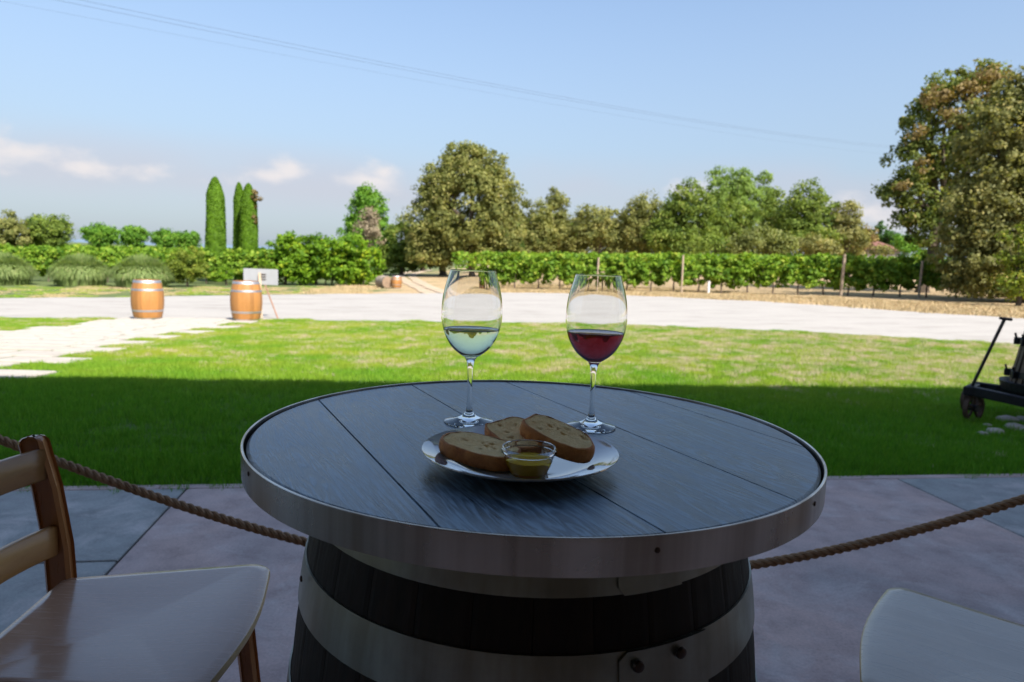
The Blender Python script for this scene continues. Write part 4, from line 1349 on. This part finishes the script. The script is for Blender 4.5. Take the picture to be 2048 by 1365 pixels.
# ------------------------------------------------------------------ rope barrier
rx = np.array([-1.368, -1.196, -.9, -.553, .668, 1.061, 1.399]); rzv = np.array([-.534, -.599, -.70, -.786, -.819, -.708, -.599])
pf = np.polyfit(rx, rzv, 4)
X0, X1 = -1.75, 1.80
px_ = np.linspace(X0, X1, 620)
cl = [Vector((x, 1.8, CAMZ + float(np.polyval(pf, x)) if -1.45 < x < 1.45 else 0)) for x in px_]
sl = float(np.polyval(np.polyder(pf), -1.45)); zl = float(np.polyval(pf, -1.45)); sr = float(np.polyval(np.polyder(pf), 1.45)); zr = float(np.polyval(pf, 1.45))
for c_ in cl:
    if c_.x <= -1.45: c_.z = CAMZ + zl + sl * (c_.x + 1.45)
    if c_.x >= 1.45: c_.z = CAMZ + zr + sr * (c_.x - 1.45)
rope = empty('rope', (0, 0, 0)); tag(rope, 'twisted brown hemp rope hanging across behind the barrel table', 'rope')
for s_ in range(3):
    bm = bmesh.new(); pts_ = []
    L_ = 0
    for i, c_ in enumerate(cl):
        if i: L_ += (c_ - cl[i - 1]).length
        t = (cl[min(i + 1, len(cl) - 1)] - cl[max(i - 1, 0)]).normalized()
        n_ = Vector((0, 1, 0)); b_ = t.cross(n_)
        a = L_ / .068 * math.tau + s_ * math.tau / 3
        pts_.append(c_ + (n_ * math.cos(a) + b_ * math.sin(a)) * .0070)
    add_tube(bm, pts_, .0063, 7); bm_obj('strand', bm, MAT['rope'], rope, True)
for x, lab in ((X0, 'iron stanchion holding the left end of the rope'), (X1, 'iron stanchion holding the right end of the rope')):
    bm = bmesh.new(); add_lathe(bm, [(0, 0), (.15, 0), (.15, .012), (.03, .03), (.02, .05), (.02, 1.0), (.032, 1.02), (.0, 1.05)], 24)
    zt = (cl[0].z if x < 0 else cl[-1].z)
    o = bm_obj('stanchion', bm, MAT['iron'], None, True); o.location = (x + (-.02 if x < 0 else .02), 1.8, 0); tag(o, lab, 'post')


# ------------------------------------------------------------------ barrel table
TC = Vector((.031, .937)); TZ = CAMZ - .235
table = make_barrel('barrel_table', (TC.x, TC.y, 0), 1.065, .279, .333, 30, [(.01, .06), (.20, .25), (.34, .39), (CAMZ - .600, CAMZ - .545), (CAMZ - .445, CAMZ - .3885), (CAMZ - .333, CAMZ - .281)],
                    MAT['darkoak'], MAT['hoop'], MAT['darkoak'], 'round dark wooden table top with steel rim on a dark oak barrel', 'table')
DA = R(-63.6)
nb = [-.3705, -.2377, -.0557, .1275, .3100, .3705]
RW = .3705


def plank_outline(n0, n1, Rr, g=0.0):
    n0, n1 = max(n0 + g, -Rr + 1e-4), min(n1 - g, Rr - 1e-4)
    a0, a1 = math.asin(n0 / Rr), math.asin(n1 / Rr)
    pts_ = []
    for i in range(17):
        a = a0 + (a1 - a0) * i / 16; pts_.append((Rr * math.cos(a), Rr * math.sin(a)))
    for i in range(17):
        a = a1 + (a0 - a1) * i / 16; pts_.append((-Rr * math.cos(a), Rr * math.sin(a)))
    return pts_


for i in range(5):
    g = .0004
    o0 = plank_outline(nb[i], nb[i + 1], RW, g)
    o1 = plank_outline(nb[i], nb[i + 1], RW - .0035, g + .0009)
    zt = -.0025
    V = [(x, y_, zt - .026) for x, y_ in o0] + [(x, y_, zt - .003) for x, y_ in o0] + [(x, y_, zt) for x, y_ in o1]
    m = len(o0)
    F = [tuple(range(m - 1, -1, -1)), tuple(range(2 * m, 3 * m))]
    for r_ in (0, m):
        F += [(r_ + j, r_ + (j + 1) % m, r_ + m + (j + 1) % m, r_ + m + j) for j in range(m)]
    o = mesh_obj('plank', V, F, MAT['table'], table)
    o.location = (0, 0, TZ); o.rotation_euler = (0, 0, DA)
bm = bmesh.new()
add_lathe(bm, [(.3738, -.036), (.3764, -.036), (.3768, -.034), (.3768, -.0006), (.3762, 0), (.3744, 0), (.3738, -.0006), (.3738, -.036)], 160)
bmesh.ops.remove_doubles(bm, verts=bm.verts, dist=1e-6)
rim = bm_obj('steel_rim', bm, MAT['steel'], table, True); rim.location = (0, 0, TZ)
bm = bmesh.new(); add_lathe(bm, [(0, -.0375), (.3728, -.0375), (.3728, -.030), (0, -.030)], 80)
ub = bm_obj('underside_board', bm, MAT['gapdark'], table); ub.location = (0, 0, TZ)


def rivet(name, ang, z, r, mat, s=.006, parent=table, prot=.0025):
    bm = bmesh.new()
    add_lathe(bm, [(s, 0), (s * .85, prot * .7), (s * .4, prot), (0, prot * 1.05)], 14)
    bmesh.ops.rotate(bm, cent=(0, 0, 0), matrix=Matrix.Rotation(R(90), 3, 'Y'), verts=bm.verts)
    bmesh.ops.rotate(bm, cent=(0, 0, 0), matrix=Matrix.Rotation(ang, 3, 'Z'), verts=bm.verts)
    bmesh.ops.translate(bm, vec=(r * math.cos(ang), r * math.sin(ang), z), verts=bm.verts)
    return bm_obj(name, bm, mat, parent, True)


def cyl_hit(u, v, r):
    """point on a vertical cylinder of radius r about the table axis seen at pixel u,v"""
    d = Vector(ray(u, v)); a = d.x ** 2 + d.y ** 2; b = -2 * (d.x * TC.x + d.y * TC.y); c = TC.x ** 2 + TC.y ** 2 - r * r
    t = (-b - math.sqrt(max(0, b * b - 4 * a * c))) / (2 * a); p_ = d * t
    return math.atan2(p_.y - TC.y, p_.x - TC.x), CAMZ + p_.z


for (u, v, r_, s_) in ((497, 948, .3768, .0028), (1629, 1008, .3768, .0028), (1315, 1101, .3768, .0028)):
    a, z_ = cyl_hit(u, v, r_); rivet('rim_nail', a, z_, r_, MAT['rust'], s_, prot=.0012)
dk = simple('rivet_bronze', (.07, .045, .035), .4, .8)
for (u, v) in ((1276, 1333), (1361, 1305)):
    a, z_ = cyl_hit(u, v, .31); rivet('rivet', a, z_, .3105, dk, .0065, prot=.004)
a, z_ = cyl_hit(603, 1158, .31); rivet('rivet', a, z_, .3095, MAT['rust'], .004)
# overlapping hoop ends
for (u, v, z0, z1, ang) in ((1232, 1335, CAMZ - .445, CAMZ - .3885, .17), (1243, 1170, CAMZ - .333, CAMZ - .281, .12)):
    prof = lambda z: .279 + (.333 - .279) * (1 - (2 * z / 1.065 - 1) ** 2)
    a0, _ = cyl_hit(u, v, .3)
    V, F = [], []
    nn_ = 12
    for i in range(nn_ + 1):
        a = a0 + ang * i / nn_ * 2.2
        ch = .008 if i == 0 else 0
        for zz in (z0 + ch, z1 - ch):
            rr = prof(zz) + .0058; V.append((rr * math.cos(a), rr * math.sin(a), zz))
            rr -= .0022; V.append((rr * math.cos(a), rr * math.sin(a), zz))
    for i in range(nn_):
        b = i * 4
        F += [(b, b + 4, b + 6, b + 2), (b + 1, b + 3, b + 7, b + 5), (b, b + 1, b + 5, b + 4), (b + 2, b + 6, b + 7, b + 3)]
    F += [(0, 2, 3, 1), (nn_ * 4, nn_ * 4 + 1, nn_ * 4 + 3, nn_ * 4 + 2)]
    mesh_obj('hoop_end', V, F, MAT['hoop'], table)

# ------------------------------------------------------------------ wine glasses
def smooth_profile(pts_, n=8):
    """Catmull-Rom through (r,z) points"""
    P = [Vector((a, b, 0)) for a, b in pts_]; out = []
    for i in range(len(P) - 1):
        p0, p1, p2, p3 = P[max(i - 1, 0)], P[i], P[i + 1], P[min(i + 2, len(P) - 1)]
        for j in range(n):
            t = j / n
            q = .5 * ((2 * p1) + (p2 - p0) * t + (2 * p0 - 5 * p1 + 4 * p2 - p3) * t * t + (3 * p1 - p0 - 3 * p2 + p3) * t ** 3)
            out.append((max(q.x, 0), q.y))
    out.append(pts_[-1]); return out


bowl_out = [(.0045, .0935), (.0135, .0975), (.0268, .1085), (.0365, .1245), (.0418, .1415), (.0433, .158), (.0420, .177), (.0385, .195), (.0345, .209), (.0322, .2175)]


def wine_glass(loc, wine_mat, zl, label):
    root = empty('wine_glass', loc); tag(root, label, 'wine glass', 'stemmed wine glasses on the barrel table')
    op = smooth_profile(bowl_out)
    t = .0011
    # inner wall: offset along normals
    ip = []
    for i, (r_, z_) in enumerate(op):
        a = Vector(op[max(i - 1, 0)]); b = Vector(op[min(i + 1, len(op) - 1)]); d = (b - a).normalized()
        ip.append((r_ - d.y * t, z_ + d.x * t))
    ip = [(max(r_, 0), max(z_, .0972)) for r_, z_ in ip if r_ > .002]
    foot = [(0, .0012), (.02, .0012), (.0345, .0), (.0352, .0008), (.0349, .0018), (.030, .0030), (.020, .0055), (.011, .0095), (.0062, .0145), (.0047, .0185), (.0041, .024)]
    stem = [(.0036, .035), (.0035, .055), (.0038, .072), (.0044, .082), (.0058, .089), (.0080, .0935)]
    body = foot[:5] + smooth_profile(foot[4:] + stem, 5)[1:]
    body = [q for q in body if q[1] < .0932] + [(.0088, .0948)] + [q for q in op if q[1] > .0962 and q[0] > .0105]
    lip = [(op[-1][0] - .0002, op[-1][1] + .0005), (ip[-1][0] + .0002, op[-1][1] + .0005)]
    prof_ = body + lip + ip[::-1] + [(0, .0972)]
    bm = bmesh.new(); add_lathe(bm, prof_, 80)
    bm_obj('glass_body', bm, MAT['glass'], root, True)
    # wine: slightly larger than the inner wall so the two surfaces overlap
    li = [(r_ + .0003, z_ - .0002) for r_, z_ in ip if z_ < zl and r_ > .003]
    rl = float(np.interp(zl, [q[1] for q in ip], [q[0] for q in ip])) + .0003
    wp = [(0, .0969)] + li + [(rl, zl + .0009), (rl - .0007, zl + .0003), (rl - .0022, zl), (0, zl)]
    bm = bmesh.new(); add_lathe(bm, wp, 80)
    w = bm_obj('wine', bm, wine_mat, root, True)
    return root


g1 = at_z(937.5, 845, TZ - .0025); g2 = at_z(1181.5, 855, TZ - .0025)
wine_glass((g1.x, g1.y, TZ - .0022), MAT['white_wine'], .1345, 'stemmed glass of pale white wine, left one on the table')
wine_glass((g2.x, g2.y, TZ - .0022), MAT['red_wine'], .1365, 'stemmed glass of dark red wine, right one on the table')

# ------------------------------------------------------------------ plate, oil bowl, bread
PC = Vector((.014, .772))
bm = bmesh.new()
pp = smooth_profile([(0, .004), (.05, .004), (.068, .005), (.082, .0085), (.098, .0145), (.1115, .0195)], 5) + [(.1125, .0200), (.1128, .0188), (.1118, .0176)] + smooth_profile([(.1105, .0168), (.097, .0115), (.082, .0055), (.070, .0015), (.066, 0)], 4) + [(.062, .0), (.060, .0015), (0, .0015)]
add_lathe(bm, pp, 96)
plate = bm_obj('plate', bm, MAT['china'], None, True); plate.location = (PC.x, PC.y, TZ - .0022)
tag(plate, 'round glossy white plate carrying bread and the oil bowl', 'plate')
plz = TZ - .0022 + .0042
bc = at_z(1056, 948, plz)
bowl = empty('oil_bowl', (bc.x, bc.y, plz)); tag(bowl, 'small clear glass bowl of olive oil on the white plate', 'bowl')
bo = smooth_profile([(.0175, 0), (.0195, .0012), (.0235, .009), (.0268, .018), (.0283, .0235)], 5) + [(.0300, .0245), (.0305, .027), (.0300, .0295), (.0290, .0305)]
bi = [(.0275, .030), (.0262, .026), (.0255, .020), (.0222, .011), (.0175, .0040), (0, .0038)]
bm = bmesh.new(); add_lathe(bm, [(0, 0)] + bo + bi, 64); bm_obj('glass_bowl', bm, MAT['glass'], bowl, True)
bm = bmesh.new(); add_lathe(bm, [(0, .0036), (.0177, .0038), (.0224, .0110), (.0250, .0172), (.0243, .0168), (0, .0166)], 64); bm_obj('olive_oil', bm, MAT['oil'], bowl, True)


def bread(loc, rot, L_, W_, th, seed, label, cut=1.0):
    """a slice: D-shaped loaf outline, crumb faces and a crust band; local z is the cut face normal"""
    root = empty('bread_slice', loc); root.rotation_euler = rot; tag(root, label, 'bread', 'slices of bread on the plate')
    n_ = 56
    out = []
    for i in range(n_):
        a = math.tau * i / n_
        x = math.cos(a); y_ = math.sin(a)
        e = .78
        x = math.copysign(abs(x) ** e, x) * L_ / 2; y_ = math.copysign(abs(y_) ** (e if y_ < 0 else 1.0), y_) * W_ / 2
        k_ = 1 + .05 * mnoise.noise(Vector((math.cos(a) * 1.6, math.sin(a) * 1.6, seed))) + .02 * mnoise.noise(Vector((math.cos(a) * 6, math.sin(a) * 6, seed)))
        out.append((max(x * k_, -cut * L_ / 2), y_ * k_))
    # crust
    V, F = [], []
    lay = [(-.5, .965), (-.47, .99), (-.25, 1.01), (.0, 1.02), (.25, 1.01), (.47, .99), (.5, .965), (.5, .925)]
    for (zz, s_) in [(-.5, .925)] + lay:
        for i, (x, y_) in enumerate(out):
            j_ = .0009 * mnoise.noise(Vector((x * 90, y_ * 90, zz * 3 + seed)))
            V.append((x * s_, y_ * s_, zz * th + j_))
    nl = len(lay) + 1
    for r_ in range(nl - 1):
        F += [(r_ * n_ + j, r_ * n_ + (j + 1) % n_, (r_ + 1) * n_ + (j + 1) % n_, (r_ + 1) * n_ + j) for j in range(n_)]
    mesh_obj('crust', V, F, MAT['crust'], root, True)
    # crumb: uneven faces with holes pressed in
    holes = [(random.uniform(-.33, .33) * L_, random.uniform(-.3, .3) * W_, random.uniform(.0012, .0042)) for _ in range(11)]
    V, F = [], []
    rings = 14
    for side in (1, -1):
        base = len(V)
        for r_ in range(rings):
            s_ = .93 * (1 - r_ / rings)
            for (x, y_) in out:
                X, Y_ = x * s_, y_ * s_
                d = .0007 * mnoise.noise(Vector((X * 140, Y_ * 140, seed + side)))
                for hx_, hy_, hr in holes:
                    q = math.hypot((X - hx_), (Y_ - hy_) * 1.5)
                    if q < hr: d -= .0035 * (1 - (q / hr) ** 2)
                V.append((X, Y_, side * (th / 2 - .0004 + d)))
        V.append((0, 0, side * (th / 2 - .0004)))
        for r_ in range(rings - 1):
            for j in range(n_):
                f = (base + r_ * n_ + j, base + r_ * n_ + (j + 1) % n_, base + (r_ + 1) * n_ + (j + 1) % n_, base + (r_ + 1) * n_ + j)
                F.append(f if side > 0 else f[::-1])
        for j in range(n_):
            f = (base + (rings - 1) * n_ + j, base + (rings - 1) * n_ + (j + 1) % n_, base + rings * n_)
            F.append(f if side > 0 else f[::-1])
    mesh_obj('crumb', V, F, MAT['crumb'], root, True)
    return root


bread((-.031, .762, plz + .0140), (R(3), R(5), R(-28)), .098, .060, .0165, 1.0, 'bread slice lying flat at the left of the plate')
bread((.010, .806, plz + .019), (R(8), R(10), R(-55)), .092, .058, .018, 2.3, 'bread slice in the middle, partly under the other two', .8)
bread((.056, .786, plz + .0265), (R(7), R(14), R(-35)), .096, .050, .018, 4.1, 'bread slice at the right, resting tilted on the middle one', .88)


# ------------------------------------------------------------------ bar stools
def make_stool(name, loc, rz, label, seatmat, sh=.69):
    """local +x is the facing direction"""
    root = empty(name, loc, rz); tag(root, label, 'chair', 'wooden bar stools at the barrel table')
    # seat outline: trapezoid with rounded corners and bowed front
    fw, rw, dp = .215, .165, .385
    pts_ = []

    def arc(cx, cy, r_, a0, a1, n_=7):
        for i in range(n_): a = a0 + (a1 - a0) * i / (n_ - 1); pts_.append((cx + r_ * math.cos(a), cy + r_ * math.sin(a)))
    arc(dp / 2 - .035, fw - .035, .035, R(95), R(20))
    for i in range(1, 8):
        t = i / 8; y_ = (fw - .035) * (1 - 2 * t); pts_.append((dp / 2 + .018 * math.sin(t * math.pi) - .001, y_))
    arc(dp / 2 - .035, -fw + .035, .035, R(-20), R(-95))
    arc(-dp / 2 + .02, -rw + .02, .02, R(-100), R(-175), 5)
    arc(-dp / 2 + .02, rw - .02, .02, R(175), R(100), 5)
    n_ = len(pts_)

    def sz(x, y_):    # gentle saddle
        return -.010 * math.exp(-((x + .04) / .13) ** 2) * (1 - .3 * (abs(y_) / .2) ** 2) - .012 * max(0, (x - dp / 2 + .05) / .06) ** 2 * .5
    V, F = [], []
    R_ = 12
    for k_ in range(R_):
        s_ = 1 - k_ / R_
        for (x, y_) in pts_: V.append((x * s_, y_ * s_, sh + sz(x * s_, y_ * s_) - (.003 if k_ == 0 else 0)))
        if k_ == 0:
            for (x, y_) in pts_: V.append((x * .985, y_ * .985, sh + sz(x, y_)))
    V.append((0, 0, sh + sz(0, 0)))
    rows_ = R_ + 1
    for r_ in range(rows_ - 1):
        F += [(r_ * n_ + j, (r_ + 1) * n_ + j, (r_ + 1) * n_ + (j + 1) % n_, r_ * n_ + (j + 1) % n_) for j in range(n_)]
    F += [((rows_ - 1) * n_ + j, rows_ * n_, (rows_ - 1) * n_ + (j + 1) % n_) for j in range(n_)]
    b0 = len(V)
    for (x, y_) in pts_: V.append((x * .99, y_ * .99, sh - .021 + sz(x, y_)))
    V.append((0, 0, sh - .021))
    F += [(b0 + j, b0 + n_, b0 + (j + 1) % n_)[::-1] for j in range(n_)]
    mesh_obj('seat', V, F, seatmat, root, True)
    # edge band
    V, F = [], []
    for (s_, z_) in ((1.0, -.003), (1.004, -.006), (1.002, -.017), (.99, -.021)):
        for (x, y_) in pts_: V.append((x * s_, y_ * s_, sh + sz(x, y_) + z_))
    for r_ in range(3): F += [(r_ * n_ + j, (r_ + 1) * n_ + j, (r_ + 1) * n_ + (j + 1) % n_, r_ * n_ + (j + 1) % n_)[::-1] for j in range(n_)]
    mesh_obj('seat_edge', V, F, MAT['ply_edge'], root, True)

    def beam(nm, path_, w, d, mat=MAT['stool_frame'], rx_=None):
        """square section following path (x,y,z); w along local y, d along local x"""
        bm = bmesh.new(); rings_ = []
        for i, p_ in enumerate(path_):
            ww, dd = w, d
            r4 = []
            b_ = .006
            for (sx_, sy_) in ((-1, -1), (1, -1), (1, 1), (-1, 1)):
                for (ox, oy) in (((b_, 0), (0, b_)) if sx_ * sy_ > 0 else ((0, b_), (b_, 0))):
                    r4.append(bm.verts.new((p_[0] + sx_ * (dd / 2 - ox), p_[1] + sy_ * (ww / 2 - oy), p_[2])))
            rings_.append(r4)
        for a, b in zip(rings_, rings_[1:]):
            for j in range(8): bm.faces.new((a[j], a[(j + 1) % 8], b[(j + 1) % 8], b[j]))
        bm.faces.new(rings_[0][::-1])
        # rounded top
        cen = Vector(path_[-1]); prev = rings_[-1]
        for s_, h_ in ((.93, .006), (.7, .0115), (.35, .014)):
            cur = [bm.verts.new((cen.x + (v_.co.x - cen.x) * s_, cen.y + (v_.co.y - cen.y) * (s_ + (1 - s_) * .5), cen.z + h_)) for v_ in rings_[-1]]
            for j in range(8): bm.faces.new((prev[j], prev[(j + 1) % 8], cur[(j + 1) % 8], cur[j]))
            prev = cur
        bm.faces.new(prev)
        return bm_obj(nm, bm, mat, root, False)
    for s_ in (1, -1):
        y0 = s_ * (rw - .0)
        path_ = [(-dp / 2 - .045, y0 * 1.12, 0), (-dp / 2 - .018, y0 * 1.04, .35), (-dp / 2 - .008, y0 + s_ * .006, sh - .05), (-dp / 2 - .012, y0 + s_ * .006, sh + .06), (-dp / 2 - .028, y0 + s_ * .006, sh + .18), (-dp / 2 - .048, y0 + s_ * .006, sh + .265)]
        beam('back_post', path_, .034, .047)
        beam('leg', [(dp / 2 - .01, s_ * (fw + .005), 0), (dp / 2 - .055, s_ * (fw - .045), sh - .036)], .034, .034)
    for z0, z1 in ((sh + .196, sh + .257), (sh + .045, sh + .105)):
        V, F = [], []
        nn_ = 12
        for i in range(nn_ + 1):
            t = i / nn_ * 2 - 1; y_ = t * (rw - .008)
            xb = -dp / 2 - .010 - .02 * ((z0 - sh) / .2) - .034 * (1 - t * t)
            for (dx_, zz) in ((-.009, z0 + .004), (-.009, z1 - .003), (-.005, z1), (.005, z1), (.009, z1 - .003), (.009, z0 + .004), (.005, z0), (-.005, z0)):
                V.append((xb + dx_, y_, zz - .006 * (1 - t * t) * 0))
        for i in range(nn_): F += [(i * 8 + j, i * 8 + (j + 1) % 8, (i + 1) * 8 + (j + 1) % 8, (i + 1) * 8 + j) for j in range(8)]
        F += [tuple(range(8)), tuple(nn_ * 8 + j for j in range(7, -1, -1))]
        mesh_obj('back_slat', V, F, MAT['stool_slat'], root, True)
    for s_ in (1, -1):
        bm = bmesh.new(); A = Vector((-dp / 2 - .02, s_ * rw * 1.03, .30)); Bq = Vector((dp / 2 - .03, s_ * (fw - .02), .30))
        d = Bq - A; add_box(bm, (A + Bq) / 2, (d.length, .018, .03), d.to_track_quat('X', 'Z').to_matrix(), .003, 1); bm_obj('stretcher', bm, MAT['stool_frame'], root)
        bm = bmesh.new(); A = Vector((-dp / 2 + .015, s_ * (rw - .03), sh - .055)); Bq = Vector((dp / 2 - .05, s_ * (fw - .055), sh - .055))
        d = Bq - A; add_box(bm, (A + Bq) / 2, (d.length, .02, .055), d.to_track_quat('X', 'Z').to_matrix(), .003, 1); bm_obj('apron', bm, MAT['stool_frame'], root)
    for x_, z_, hw_ in ((dp / 2 - .018, .22, fw - .02), (-dp / 2 - .02, .36, rw), (dp / 2 - .055, sh - .055, fw - .06)):
        bm = bmesh.new(); add_box(bm, (x_, 0, z_), (.02, 2 * hw_, .032 if z_ < .5 else .05), None, .003, 1); bm_obj('cross_rail', bm, MAT['stool_frame'], root)
    return root


MAT['stool_slat'] = wood_mat('stool_beech_slat', (.48, .24, .075), (.60, .33, .115), .36, 'Y', .8, .05, .3)
s1 = make_stool('bar_stool', (-.650, 1.134, 0), R(6), 'reddish beech bar stool with ladder back at the left of the table', MAT['stool_seat'])
s2 = make_stool('bar_stool', (.850, 1.096, 0), R(146.5), 'paler bar stool at lower right, only its light seat in view', MAT['stool_seat_pale'])
